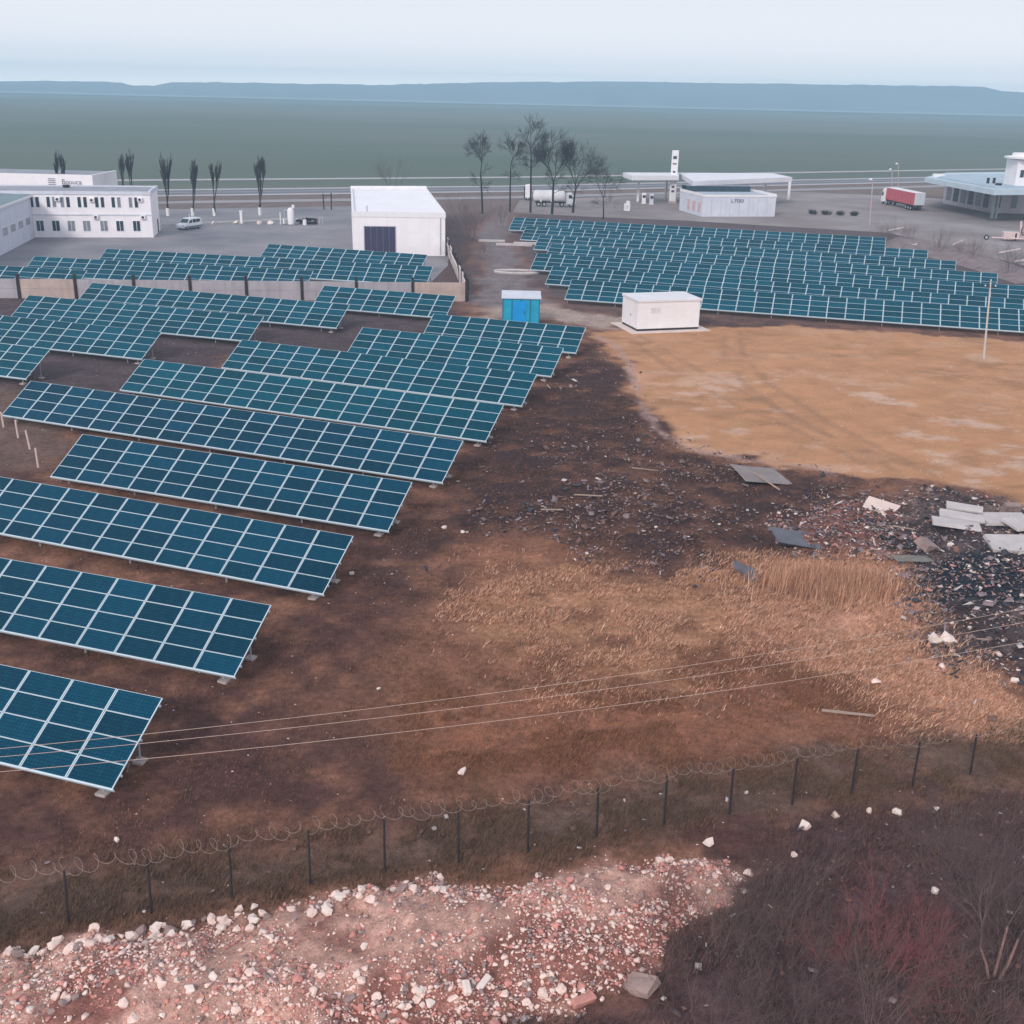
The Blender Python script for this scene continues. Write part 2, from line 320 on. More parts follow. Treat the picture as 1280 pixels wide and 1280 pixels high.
def lines(lo, hi, step, far, g):
    a = list(np.arange(lo, hi + 1e-6, step)); s = step
    while a[-1] < far: s *= g; a.append(a[-1] + s)
    return a
ys = lines(14, 112, .25, 3190, 1.045); 
xp = lines(0, 46, .25, 1650, 1.06); xs = [-q for q in xp[:0:-1]] + xp
YY, XX = np.meshgrid(np.array(ys), np.array(xs), indexing='ij')
SK = np.clip(YY / 60., .45, 1.35); SK = np.where(np.abs(XX) < 400, SK, 1.35); XX = XX * SK     # the sheet widens with distance
ny, nx = XX.shape
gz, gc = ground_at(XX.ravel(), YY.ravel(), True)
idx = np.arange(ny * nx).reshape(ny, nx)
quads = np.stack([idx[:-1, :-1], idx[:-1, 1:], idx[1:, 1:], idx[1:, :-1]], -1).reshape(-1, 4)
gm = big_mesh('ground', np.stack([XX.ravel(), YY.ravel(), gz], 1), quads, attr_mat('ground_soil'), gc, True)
gm.polygons.foreach_set('use_smooth', np.ones(len(gm.polygons), bool))
setting(obj('ground', gm))

# ------------------------------------------------------------------ materials
white = mat('white_paint', rgb((234, 231, 235)), .7, .06, .6, streak=.08)
plaster = mat('white_plaster', rgb((242, 236, 240)), .85, .05, .5, bump=.05, streak=.1)
bluewall = mat('pale_plaster', rgb((208, 210, 222)), .85, .08, .5, streak=.16)
roofgrey = mat('roof_felt', rgb((150, 152, 162)), .9, .15, .3)
conc = mat('concrete', rgb((176, 162, 160)), .9, .2, .8, bump=.2)
conc_d = mat('dark_concrete', rgb((120, 114, 116)), .9, .2, .8)
asph = mat('yard_asphalt', rgb((150, 145, 150)), .85, .14, .07, detail=9, col2=rgb((108, 108, 118)))
roadm = mat('road_asphalt', rgb((112, 112, 118)), .85, .1, .2)
dark = mat('dark_steel', rgb((52, 46, 50)), .7, .2, 3)
black = mat('black_rubber', rgb((30, 30, 33)), .8, .2, 3)
glass = mat('window_glass', rgb((42, 62, 76)), .15, .3, 1.2, spec=.6)
glass_l = mat('curtained_glass', rgb((128, 132, 142)), .3, .3, 1.2, spec=.5)
alu = mat('aluminium', rgb((196, 212, 222)), .45, .06, 2, metal=.0, spec=.5)
galv = mat('galvanised_steel', rgb((168, 172, 180)), .5, .15, 4, spec=.5)
red = mat('red_tarpaulin', rgb((190, 88, 98)), .6, .08, .4)
cyan = mat('blue_paint', rgb((26, 146, 176)), .5, .12, .8, col2=rgb((40, 172, 210)))
purple = mat('violet_paint', rgb((62, 58, 88)), .6, .1, 1)
bark = mat('bark', rgb((50, 48, 52)), .95, .3, 3)
twig_m = mat('grey_twigs', rgb((116, 96, 94)), .95, .3, 3)
twig_d = mat('dark_twigs', rgb((64, 62, 68)), .95, .25, 3)
twig_r = mat('reddish_twigs', rgb((158, 92, 94)), .95, .25, 3)
twig_p = mat('pale_bark', rgb((150, 116, 112)), .9, .25, 3)
chalk = mat('whitewash', rgb((225, 222, 222)), .9, .1, 2)
stone_p = mat('pale_stone', rgb((232, 204, 194)), .9, .2, 1.5, bump=.2, coord='Object')
stone_r = mat('red_brick', rgb((204, 142, 132)), .9, .25, 1.5, bump=.2)
stone_g = mat('grey_stone', rgb((150, 128, 126)), .9, .25, 1.5, bump=.2)
stone_w = mat('white_stone', rgb((228, 210, 202)), .9, .12, 1.5, bump=.2)
slab_m = mat('slab_concrete', rgb((190, 182, 182)), .85, .12, .8, bump=.1)
wood = mat('weathered_wood', rgb((160, 138, 126)), .9, .25, 2)
wire_m = mat('wire', rgb((190, 165, 155)), .5, .1, 2)
coil_m = mat('razor_wire', rgb((170, 150, 142)), .5, .2, 3, spec=.5)
mesh_m = mat('fence_wire', rgb((86, 76, 68)), .7, .2, 3)
pink = mat('faded_paint', rgb((212, 190, 190)), .7, .12, 1)
# photovoltaic glass: cell columns printed under the pane
pv = bpy.data.materials.new('solar_glass'); pv.use_nodes = True
n_ = pv.node_tree; b_ = n_.nodes['Principled BSDF']; b_.inputs['Roughness'].default_value = .3; b_.inputs['Specular IOR Level'].default_value = .10
tc_ = n_.nodes.new('ShaderNodeTexCoord'); br_ = n_.nodes.new('ShaderNodeTexBrick'); br_.offset = 0
br_.inputs['Color1'].default_value = (.0, .044, .086, 1); br_.inputs['Color2'].default_value = (.001, .058, .106, 1); br_.inputs['Mortar'].default_value = (.001, .014, .030, 1)
br_.inputs['Scale'].default_value = 1; br_.inputs['Brick Width'].default_value = .162; br_.inputs['Row Height'].default_value = .1475; br_.inputs['Mortar Size'].default_value = .009; br_.inputs['Mortar Smooth'].default_value = .3
n_.links.new(tc_.outputs['Object'], br_.inputs['Vector'])
oi_ = n_.nodes.new('ShaderNodeObjectInfo'); hs_ = n_.nodes.new('ShaderNodeHueSaturation'); mr_ = n_.nodes.new('ShaderNodeMapRange')
mr_.inputs[3].default_value = .78; mr_.inputs[4].default_value = 1.25
n_.links.new(oi_.outputs['Random'], mr_.inputs[0]); n_.links.new(mr_.outputs[0], hs_.inputs['Value']); n_.links.new(br_.outputs[0], hs_.inputs['Color']); n_.links.new(hs_.outputs[0], b_.inputs['Base Color'])

# ------------------------------------------------------------------ setting: yard, roads, hills
def sheet(name, px, m, z=.03, z0=None):
    mb = MB(); mb.prism(W(px), z - .03 if z0 is None else z0, z); return setting(mb.build(name, m))
sheet('yard', [(-250, 345), (-250, 262), (190, 262), (440, 258), (445, 300), (562, 312), (560, 332), (534, 358), (300, 356), (100, 350)], asph)
sheet('forecourt', [(640, 266), (650, 250), (860, 243), (1000, 240), (1090, 244), (1300, 255), (1480, 290), (1480, 360), (1280, 332), (1200, 312), (1110, 291), (860, 276), (760, 272)],
      mat('forecourt_asphalt', rgb((122, 110, 108)), .9, .16, .06, detail=9, col2=rgb((156, 148, 150))))
def ribbon(name, line, off0, off1, m, z):
    L = []; Rr = []
    for i, p in enumerate(line):
        a = np.array(line[max(0, i - 1)]); b = np.array(line[min(len(line) - 1, i + 1)]); d = (b - a) / np.linalg.norm(b - a); nn = np.array([-d[1], d[0]])
        L.append(tuple(np.array(p) + nn * off0)); Rr.append(tuple(np.array(p) + nn * off1))
    mb = MB(); k = len(line)
    mb.add([(x, y, z) for x, y in L] + [(x, y, z) for x, y in Rr], [(i, i + 1, k + i + 1, k + i) if off1 > off0 else (i + 1, i, k + i, k + i + 1) for i in range(k - 1)])
    return setting(mb.build(name, m))
shoulder = mat('gravel_shoulder', rgb((176, 172, 176)), .9, .1, .3)
ribbon('road', ROAD, -6, 6, roadm, .06)
ribbon('road_shoulder', ROAD, -9.5, -6, shoulder, .05); ribbon('road_shoulder', ROAD, 6, 9.5, shoulder, .05)
ribbon('road_marking', ROAD, -.12, .12, white, .066)
ribbon('farm_track', [(x, y + 42) for x, y in ROAD], -2.5, 2.5, shoulder, .05)
ribbon('service_road', [(x, y - 26) for x, y in ROAD], -3, 3, mat('old_asphalt', rgb((150, 146, 150)), .9, .12, .2), .05)
HILL_Y = 2950.
ridge = [(-400, 101), (0, 101), (100, 101.5), (150, 103), (165, 107), (195, 107), (212, 102.5), (300, 103), (380, 105), (480, 106), (560, 104), (640, 102.5), (760, 102), (900, 103.5), (1000, 105), (1100, 106.5), (1200, 107.5), (1232, 109), (1250, 114), (1300, 117), (1700, 124)]
hv = []; hf = []; nr = 7
us = np.linspace(-400, 1700, 260)
for u in us:
    v = np.interp(u, [p[0] for p in ridge], [p[1] for p in ridge]); top = wd(u, v, HILL_Y); tz = max(10, top[2])
    tz += (vnoise(np.array([u * .12]), np.array([0.]), 5)[0] - .5) * 2.5
    for k, (yy, zz) in enumerate(((2650, -1), (2670, 6), (2760, tz * .5), (2860, tz * .85), (2950, tz), (3050, tz * .8), (3180, -1))):
        hv.append((top[0] * yy / HILL_Y, yy, zz))
for i in range(len(us) - 1):
    for k in range(nr - 1): hf.append((i * nr + k, (i + 1) * nr + k, (i + 1) * nr + k + 1, i * nr + k + 1))
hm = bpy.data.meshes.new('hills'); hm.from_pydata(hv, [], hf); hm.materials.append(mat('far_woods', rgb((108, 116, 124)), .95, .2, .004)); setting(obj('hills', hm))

# ------------------------------------------------------------------ solar tables
TI = R(30.07); CT, ST = math.cos(TI), math.sin(TI); MH = .94
mod = MB(); fw, fh = 1.985, .925; bx, by = .042, .016
mod.add([(bx, by, .028), (fw - bx, by, .028), (fw - bx, fh - by, .028), (bx, fh - by, .028)], [(0, 1, 2, 3)], 1)
for lo, hi in (((0, 0, 0), (fw, by, .036)), ((0, fh - by, 0), (fw, fh, .036)), ((0, by, 0), (bx, fh - by, .036)), ((fw - bx, by, 0), (fw, fh - by, .036))): mod.box(lo, hi, 0)
mod.add([(bx, by, .004), (fw - bx, by, .004), (fw - bx, fh - by, .004), (bx, fh - by, .004)], [(3, 2, 1, 0)], 2)
MODULE = mod.mesh('solar_panel', [alu, pv, conc_d])
pv2 = pv.copy(); pv2.name = 'solar_glass_teal'; b2_ = [q for q in pv2.node_tree.nodes if q.type == 'TEX_BRICK'][0]
b2_.inputs['Color1'].default_value = (.0, .060, .098, 1); b2_.inputs['Color2'].default_value = (.001, .076, .120, 1); b2_.inputs['Mortar'].default_value = (.0, .026, .046, 1)
MODULE_T = MODULE.copy(); MODULE_T.name = 'solar_panel_teal'; MODULE_T.materials[1] = pv2
UNIT = MB().box((0, -.04, -.10), (1, .04, -.005)).mesh('rail', galv)
LOWRAIL = MB().box((0, -.055, -.10), (1, .0, .03)).mesh('front_rail', alu)
RAFTER = MB().box((-.04, 0, -.17), (.04, 4 * MH - .05, -.10)).mesh('rafter', galv)
LEGF = MB().bar((0, 0, -.35), (0, 0, 1), .05, sides=6).mesh('leg', galv)
TABLES = [
('R1',-25.18,37.01,-18.04,6,2.000,0.72,'nearest solar table, only its last panel columns inside the left edge of the photo'),
('R2',-26.70,46.58,-18.09,8,2.000,0.65,'second nearest solar table, directly behind the lowest left one'),
('R3',-31.70,58.39,-20.16,12,2.000,0.60,'third solar table from the front, cut by the left edge of the photo'),
('R4',-29.20,66.84,-19.86,12,1.973,0.57,'fourth solar table from the front, its left end just behind the row of white stakes'),
('R5',-38.23,80.47,-21.14,18,2.012,0.55,'longest front solar table, its left corner beside the leaning white stakes'),
('R6',-32.10,88.52,-21.66,16,2.028,0.57,'sixth solar table from the front, left end beside the bare brown gap'),
('R7',-26.00,97.13,-21.78,14,2.047,0.54,'seventh solar table from the front, starting right of the small dark gap'),
('R8',-15.93,103.90,-20.89,10,2.047,0.55,'ten column solar table second in front of the blue kiosk'),
('R9',-9.53,111.25,-18.67,8,2.025,0.61,'eight column solar table right in front of the blue kiosk'),
('B1',-50.30,94.38,-19.19,5,2.020,0.64,'short solar table at the left edge above the brown bare ground with stakes'),
('B2',-52.84,105.91,-18.95,10,2.020,0.60,'solar table ending above the left dark gap of bare soil'),
('B3',-53.16,116.72,-17.81,14,2.030,0.59,'middle solar table of the left block, ending above the second dark gap'),
('B4',-49.54,125.38,-18.05,16,2.032,0.61,'long solar table just in front of the concrete fence, left part'),
('B5',-23.35,127.23,-17.80,8,2.046,0.59,'solar table just in front of the concrete fence, nearest its right corner'),
('C1',-69.77,137.39,-10.75,8,2.150,0.60,'short solar table at the far left behind the concrete fence'),
('C2',-63.68,144.90,-10.23,19,2.013,0.60,'solar table behind the concrete fence in front of the white office'),
('C3',-57.36,153.53,-11.78,22,2.125,0.60,'longest solar table behind the concrete fence, ending below the garage'),
('C4',-37.21,162.55,-17.83,12,2.077,0.60,'rearmost solar table behind the concrete fence, close in front of the garage door'),
('D1',5.78,136.22,-15.85,32,2.050,0.58,'front solar table of the right field, passing behind the white cabin'),
('D2',3.63,147.25,-18.44,32,2.060,0.60,'second solar table from the front in the right field'),
('D3',1.73,159.48,-18.30,32,2.080,0.60,'third solar table from the front in the right field'),
('D4',3.92,170.08,-18.82,30,2.100,0.60,'middle solar table of the seven in the right field'),
('D5',2.42,181.25,-18.56,30,2.100,0.61,'third solar table from the rear in the right field'),
('D6',0.29,193.41,-18.32,31,2.100,0.60,'second solar table from the rear in the right field'),
('D7',-1.78,207.19,-16.84,30,2.166,0.61,'rearmost solar table in the right field, nearest the filling station'),
]
GRP = {'R': 'stepped solar tables on the left field', 'B': 'solar tables before the concrete fence', 'C': 'solar tables behind the concrete fence', 'D': 'solar tables on the right field'}
for nm, x0, y0, th, n, p, zb, lab in TABLES:
    t = thing('solar_table', lab, 'solar table', (x0, y0, 0), R(th), GRP[nm[0]])
    sx = p / 2.02
    for i in range(n):
        for j in range(4):
            obj('solar_panel', MODULE if nm in ('R1', 'R2', 'R3', 'R4', 'R5') else MODULE_T, t, (i * p + .01, j * MH * CT, zb + j * MH * ST), (TI, 0, 0), (sx, 1, 1))
    obj('front_rail', LOWRAIL, t, (-.02, 0, zb), (TI, 0, 0), (n * p + .04, 1, 1))
    for q in (.55, 2.0, 3.45): obj('rail', UNIT, t, (-.02, q * CT, zb + q * ST), (TI, 0, 0), (n * p + .04, 1, 1))
    step = max(2, round(n / max(1, n // 3))); cols = sorted({0, n} | set(range(0, n, step)))
    if nm[0] in 'RB':
        for i in cols:
            xx = min(max(i * p, .9), n * p - .9)
            obj('rafter', RAFTER, t, (xx, 0.02, zb), (TI, 0, 0))
            for q in (.6, 3.1): obj('leg', LEGF, t, (xx, q * CT, 0), None, (1, 1, zb + q * ST - .17))
            if i == n: MB().bar((xx, 2.2 * CT, .05), (xx + .75, 1.5 * CT, zb + 1.5 * ST - .12), .028).build('brace', galv, t)
            fb = MB().box((-.22, -.22, -.2), (.22, .22, .1))
            if i == n:
                for q in (.6, 3.1): fb.build('footing', conc, t, loc=(xx, q * CT, 0), bevel=.03)
    else:
        mb = MB()
        for i in cols:
            xx = min(max(i * p, .25), n * p - .25)
            for q in (.6, 3.1): mb.bar((xx, q * CT, -.3), (xx, q * CT, zb + q * ST - .1), .05)
            mb.bar((xx, .1, zb), (xx, 3.6 * CT, zb + 3.6 * ST - .12), .04)
        mb.build('support_frame', galv, t)

# ------------------------------------------------------------------ buildings
def window(parent, x0, x1, z0, z1, y=0., pane=glass, mull=0, name='window'):
    """frame proud of the wall at local y, pane a sub-part, local x along the wall"""
    t = .07; mb = MB()
    mb.box((x0, y - .05, z0), (x1, y + .02, z0 + t)).box((x0, y - .05, z1 - t), (x1, y + .02, z1))
    mb.box((x0, y - .05, z0 + t), (x0 + t, y + .02, z1 - t)).box((x1 - t, y - .05, z0 + t), (x1, y + .02, z1 - t))
    for k in range(mull):
        xm = x0 + (x1 - x0) * (k + 1) / (mull + 1); mb.box((xm - .035, y - .048, z0 + t), (xm + .035, y + .018, z1 - t))
    w_ = mb.build(name, white, parent)
    MB().box((x0 + t, y - .02, z0 + t), (x1 - t, y + .01, z1 - t)).build('pane', pane, w_)
    return w_
def text(body, size, m, parent, loc, rot, name='lettering', depth=.03):
    cu = bpy.data.curves.new(name, 'FONT'); cu.body = body; cu.size = size; cu.extrude = depth; cu.align_x = 'CENTER'; cu.align_y = 'CENTER'; cu.materials.append(m)
    tmp = bpy.data.objects.new('tmp_text', cu); COL.objects.link(tmp); dg = bpy.context.evaluated_depsgraph_get()
    me = bpy.data.meshes.new_from_object(tmp.evaluated_get(dg)); bpy.data.objects.remove(tmp); bpy.data.curves.remove(cu)
    return obj(name, me, parent, loc, rot)

# two storey office
A = wp(45, 297); B = wp(192, 297); a_, Lo = frame_from(A, B); OH = 7.35; OD = 10.5
sc_ = Lo / 147.
office = thing('office_building', 'white two storey office with flat grey roof and two rows of windows', 'building', A, a_)
MB().box((-14, 0, -.3), (Lo, OD, OH - .35)).build('wall', plaster, office)
MB().box((-14.1, .05, OH - .34), (Lo + .1, OD, OH - .1)).build('roof', roofgrey, office)
pr = MB().box((-14.2, -.15, OH - .5), (Lo + .15, .15, OH)).box((Lo - .2, .15, OH - .5), (Lo + .15, OD + .1, OH + .15)).box((-14.2, OD - .2, OH - .3), (Lo - .2, OD + .1, OH + .1)); pr.build('parapet', bluewall, office)
MB().box((-.05, -.1, 3.55), (Lo + .06, 0, 3.75)).build('ledge', bluewall, office)
for i, c in enumerate((52, 71.5, 90.5, 109.5, 131, 151, 172)):
    x = (c - 45) * sc_; window(office, x - .62, x + .62, 1.0, 2.75, 0, glass_l if i in (2, 3, 4) else glass, 1)
for i, c in enumerate((48.5, 69, 86, 107, 128.5, 149, 170.5)):
    for s in (-.45, .45):
        x = (c - 45) * sc_ + s; window(office, x - .33, x + .33, 4.75, 6.5, 0, glass_l if (i + (s > 0)) % 4 == 2 else glass, 0)
for c, z in ((77, 6.1), (119, 6.0), (179, 6.1), (122, 3.3), (181, 3.3)):
    x = (c - 45) * sc_; ac = MB().box((x - .4, -.42, z - .3), (x + .4, -.02, z + .3)).build('air_conditioner', white, office, bevel=.04)
    MB().bar((x, -.425, z), (x, -.44, z), .22, sides=12).build('fan', dark, ac)
for c, v in ((18, 241), (83, 234.5), (83, 241), (146, 233.5), (166, 241)):
    q = wp(c, v, OH - .1) - A; lx = q[0] * math.cos(-a_) - q[1] * math.sin(-a_); ly = q[0] * math.sin(-a_) + q[1] * math.cos(-a_)
    if .8 < ly < OD - .8: MB().lathe([(.55, 0), (.55, .3), (.7, .32), (.6, .45), (.1, .5)], 10, org=(lx, ly, OH - .1)).build('roof_vent', dark, office)
MB().box((-1.2, 0, 0), (0, .08, 2.2)).build('door', dark, office, loc=(Lo + .05, 8, 0), rot=(0, 0, R(90)))
# left wing with ribbon windows
A2 = wp(46, 296); B2 = wp(0, 320); a2, L2 = frame_from(B2, A2)
wing = thing('side_wing', 'bluish white single storey hall with low pitched roof at the left edge', 'building', B2, a2)
WH = 6.4
MB().box((-22, 0, -.3), (L2 - .3, 16, WH)).build('wall', bluewall, wing)
MB().prof([(-22.3, WH + .002), (L2 - .2, WH + .002), (L2 - .2, WH + .35), (-22.3, WH + .35)], -.3, .1).build('cornice', white, wing)
MB().add([(-22.2, -.2, WH + .36), (L2 - .25, -.2, WH + .36), (L2 - .25, 16, WH + 1.2), (-22.2, 16, WH + 1.2), (-22.2, 16, WH), (L2 - .25, 16, WH), (-22.2, -.2, WH + .02), (L2 - .25, -.2, WH + .02)],
         [(0, 1, 2, 3), (3, 2, 5, 4), (1, 7, 5, 2), (0, 3, 4, 6), (6, 7, 1, 0), (4, 5, 7, 6)]).build('roof', mat('roof_green', rgb((124, 140, 148)), .8, .12, .3), wing)
for k in range(7):
    x = L2 - 4.2 - k * 4.6; window(wing, x - 1.7, x + 1.2, 2.3, 3.6, 0, glass_l, 2)
# long white hall behind the office, with sign
Yb = 232.; A3 = wd(-60, 236, Yb); B3 = wd(115, 236, Yb); a3, L3 = frame_from(A3, B3)
hall = thing('long_hall', 'long white hall with lettering on its top band behind the office', 'building', (A3[0], A3[1], 0), a3)
HT = wd(60, 217.5, Yb)[2]
MB().box((0, 0, -.2), (L3, 14, HT - .4)).build('wall', white, hall)
MB().box((-.1, -.2, HT - 3.2), (L3 - .05, 0, HT)).box((L3 - .05, -.2, HT - 3.2), (L3 + .35, 14.1, HT)).build('fascia', plaster, hall)
MB().box((-.1, .02, HT - .39), (L3 - .06, 14, HT - .2)).build('roof', roofgrey, hall)
sx_ = L3 / 175.
sgn = MB()
for k in range(4): sgn.box(((122 * sx_), -.26, HT - 2.05 + k * .36), (131 * sx_, -.2, HT - 1.89 + k * .36))
sgn.build('emblem', mat('sign_grey', rgb((120, 122, 140)), .7), hall)
text('Bouuca', 1.35, mat('sign_dark', rgb((92, 92, 112)), .7), hall, (151 * sx_, -.22, HT - 1.45), (R(90), 0, 0))

# garage: plan surveyed from its roof outline
GH = 6.5
c4 = [wp(u, v, GH) for u, v in ((440, 264.5), (556.5, 266), (533.5, 236), (438.5, 236))]
A = np.array([c4[0][0], c4[0][1], 0]); a_, Lg = frame_from(c4[0], c4[1])
gar = thing('garage', 'large white box warehouse with violet door and bright flat roof', 'building', A, a_)
loc2 = lambda q: (float((q[0] - A[0]) * math.cos(a_) + (q[1] - A[1]) * math.sin(a_)), float(-(q[0] - A[0]) * math.sin(a_) + (q[1] - A[1]) * math.cos(a_)))
gp = [loc2(q) for q in c4]
gc = (sum(p[0] for p in gp) / 4, sum(p[1] for p in gp) / 4)
shr = lambda p, d: (p[0] + d * np.sign(gc[0] - p[0]), p[1] + d * np.sign(gc[1] - p[1]))
MB().prism(gp, -.2, GH - .5).build('wall', plaster, gar)
MB().prism([shr(p, .3) for p in gp], GH - .499, GH - .25).build('roof', mat('white_roof', rgb((238, 236, 242)), .8, .05, .2, streak=.1), gar)
def edge_box(p, q, w_, z0, z1, mb):
    d = np.array(q) - np.array(p); l = np.hypot(*d); nn = np.array([-d[1], d[0]]) / l * w_; e = d / l * .0
    return mb.prism([tuple(np.array(p) - e), tuple(np.array(q) + e), tuple(np.array(q) + nn), tuple(np.array(p) + nn)], z0, z1)
pm = MB(); edge_box((gp[0][0] - .08, gp[0][1] - .08), (gp[1][0] + .08, gp[1][1] - .08), .35, GH - .75, GH, pm); pm.build('parapet', white, gar)
pm = MB(); edge_box((gp[3][0], gp[3][1]), (gp[0][0], gp[0][1] + .3), .3, GH - .495, GH + .12, pm); edge_box((gp[1][0], gp[1][1] + .3), gp[2], .3, GH - .495, GH + .12, pm); edge_box(gp[2], gp[3], -.3, GH - .495, GH + .5, pm); pm.build('parapet', white, gar)
sg = Lg / 116.
dx0, dx1 = 15 * sg, 53 * sg
MB().box((dx0 - .12, -.09, 0), (dx0 - .002, 0, 4.42)).box((dx1 + .002, -.09, 0), (dx1 + .12, 0, 4.42)).box((dx0 - .002, -.09, 4.31), (dx1 + .002, 0, 4.42)).build('door_frame', mat('frame_grey', rgb((150, 148, 165)), .7), gar)
for k in range(5): MB().box((dx0 + (dx1 - dx0) * k / 5 + .02, -.06, .02), (dx0 + (dx1 - dx0) * (k + 1) / 5 - .02, -.004, 4.3)).build('door_leaf', purple, gar)
MB().bar((2.2, 1.6, GH - .3), (2.2, 1.6, GH + .75), .1).build('vent_pipe', galv, gar)
MB().box((Lg - .8, -.05, .2), (Lg - .6, -.002, GH - .8)).build('downpipe', galv, gar)

# white transformer cabin on its slab
A = wp(796, 415); B = wp(873, 412); a_, Lc = frame_from(A, B)
C_ = wp(776, 405); dv = C_ - A; Dc = float(-dv[0] * math.sin(a_) + dv[1] * math.cos(a_)); Dc = max(Dc, 4.2)
cab = thing('equipment_cabin', 'plain white metal equipment cabin standing on a pale slab before the right solar field', 'cabin', A, a_)
CH = 3.35
MB().box((0, 0, .22), (Lc, Dc, CH - .28)).build('wall', white, cab, bevel=.04)
MB().box((-.1, -.1, CH - .279), (Lc + .1, Dc + .1, CH)).build('roof', mat('cabin_roof', rgb((222, 220, 226)), .6, .06, .5), cab, bevel=.05)
MB().box((.06, .06, 0), (Lc - .06, Dc - .06, .219)).build('plinth', dark, cab)
sl_ = MB().box((-1.0, -1.0, -.3), (Lc + 1.0, Dc + .8, -.0)).build('concrete_pad', mat('pad_concrete', rgb((214, 196, 190)), .9, .1, .6), None)
sl_.location = A + np.array([0, 0, .07]); sl_.rotation_euler = (0, 0, a_); cab.location.z = .07; tag(sl_, 'pale concrete pad under the white equipment cabin', 'slab')
dd = MB().box((.0, -.03, .4), (.95, -.002, 2.5)).build('door', white, cab, loc=(-.002, 2.7, 0), rot=(0, 0, R(-90)))
MB().box((.78, -.06, 1.35), (.86, -.03, 1.6)).build('handle', dark, dd)
MB().box((1.5, -.02, 1.9), (2.6, -.002, 2.5)).build('louvre', mat('louvre_grey', rgb((215, 212, 218)), .6), cab, loc=(0, 0, 0))

# blue kiosk
A = wp(628, 404); B = wp(674, 405); a_, Lk = frame_from(A, B)
kio = thing('blue_kiosk', 'small bright blue metal kiosk with pale roof beside the dirt lane', 'kiosk', A, a_)
MB().box((0, 0, -.1), (Lk, 3.0, 2.75)).build('wall', cyan, kio)
MB().add([(-.15, -.2, 2.75), (Lk + .15, -.2, 2.75), (Lk + .15, 3.2, 2.95), (-.15, 3.2, 2.95), (-.15, -.2, 2.85), (Lk + .15, -.2, 2.85), (Lk + .15, 3.2, 3.1), (-.15, 3.2, 3.1)],
         [(3, 2, 1, 0), (4, 5, 6, 7), (0, 1, 5, 4), (1, 2, 6, 5), (2, 3, 7, 6), (3, 0, 4, 7)]).build('roof', mat('kiosk_roof', rgb((206, 210, 222)), .6, .1, .6), kio)
kd = MB().box((1.1, -.06, .05), (2.6, -.002, 2.45)).build('door', mat('kiosk_door', rgb((12, 150, 222)), .5, .08, 1), kio)
MB().bar((2.4, -.12, 1.1), (2.4, -.12, 1.4), .03).build('handle', dark, kd)
for k in range(5): MB().box((-.04 + k * (Lk - .06) / 4, -.035, 0), (.08 + k * (Lk - .06) / 4, -.001, 2.74)).build('seam', mat('kiosk_seam', rgb((26, 112, 150)), .5), kio)

# filling station: canopy, shop, totem, pumps
CZ = 6.4
def slab_from_px(px, ztop, thick, name, m, parent, inv):
    mb = MB(); mb.prism([tuple(inv(wp(u, v, ztop))[:2]) for u, v in px], ztop - thick, ztop); return mb.build(name, m, parent)
A = wp(877, 271); B = wp(968, 271); a_, Ls = frame_from(A, B)
def inv_of(A, a):
    def f(q):
        d = np.array(q) - np.array(A); return np.array([d[0] * math.cos(a) + d[1] * math.sin(a), -d[0] * math.sin(a) + d[1] * math.cos(a), q[2]])
    return f
shop = thing('station_shop', 'long white filling station shop with dark lettering on its rear wall', 'building', A, a_)
iv = inv_of(A, a_); q1 = iv(wp(860.5, 265)); Ds = max(6., q1[1]); SH = 4.4
MB().box((0, 0, -.2), (Ls, Ds + 4, SH - .3)).build('wall', bluewall, shop)
MB().box((0.0, .25, SH - .3), (Ls - .2, Ds + 4, SH - .15)).build('roof', mat('shop_roof', rgb((172, 182, 194)), .8, .1, .4), shop)
MB().box((-.1, -.1, SH - .3), (Ls + .1, .24, SH + .1)).box((-.1, .24, SH - .3), (-.002, Ds + 4, SH + .3)).box((Ls - .19, .24, SH - .3), (Ls + .1, Ds + 4, SH + .3)).build('parapet', white, shop)
text('L.TOO', .95, mat('sign_black', rgb((38, 42, 58)), .6), shop, (Ls * .47, -.06, SH - 1.15), (R(90), 0, 0))
for k in range(3):
    MB().box((-.09, 1 + k * 3.1, .8), (-.005, 2.6 + k * 3.1, 2.9)).build('poster', mat('poster_pink', rgb((202, 176, 182)), .7, .3, 2), shop)
for k in range(7): MB().box((2 + k * 2.1, -.03, .1), (2.08 + k * 2.1, -.002, SH - .7)).build('panel_joint', mat('joint_grey', rgb((176, 180, 196)), .8), shop)
MB().box((.8, Ds + 1.2, SH - .14), (Ls - 1.2, Ds + 3.8, CZ - .98)).build('dark_infill', glass, shop)  # dark box added to make the dark band beneath the canopy
MB().box((.3, Ds + 4.002, 0), (Ls - .6, Ds + 4.2, CZ - 1.0)).build('glass_wall', glass, shop)
cano = thing('station_canopy', 'white flat station canopy in two offset wings above the pumps', 'canopy', wp(843, 248))
ic = inv_of(wp(843, 248), 0.)
cm = mat('canopy_white', rgb((224, 222, 230)), .6, .06, .3)
slab_from_px([(778.5, 215.5), (790, 219.5), (849, 219.5), (849, 215.8)], CZ, 1.05, 'roof_wing', cm, cano, ic)
slab_from_px([(849, 215.8), (866, 226.5), (990.5, 221.5), (966, 216.5)], CZ + .05, 1.0, 'roof_wing', cm, cano, ic)
for u, v in ((797, 252), (832, 250), (955, 250), (868, 262), (985, 250), (900, 250)):
    q = ic(wp(u, v)); MB().box((q[0] - .28, q[1] - .28, -.1), (q[0] + .28, q[1] + .28, CZ - .9)).build('column', white, cano)
tq = wp(840, 254)
tot = thing('price_totem', 'tall white price totem rising above the station canopy', 'sign', tq, R(8))
TZ = wd(848, 188, tq[1])[2]
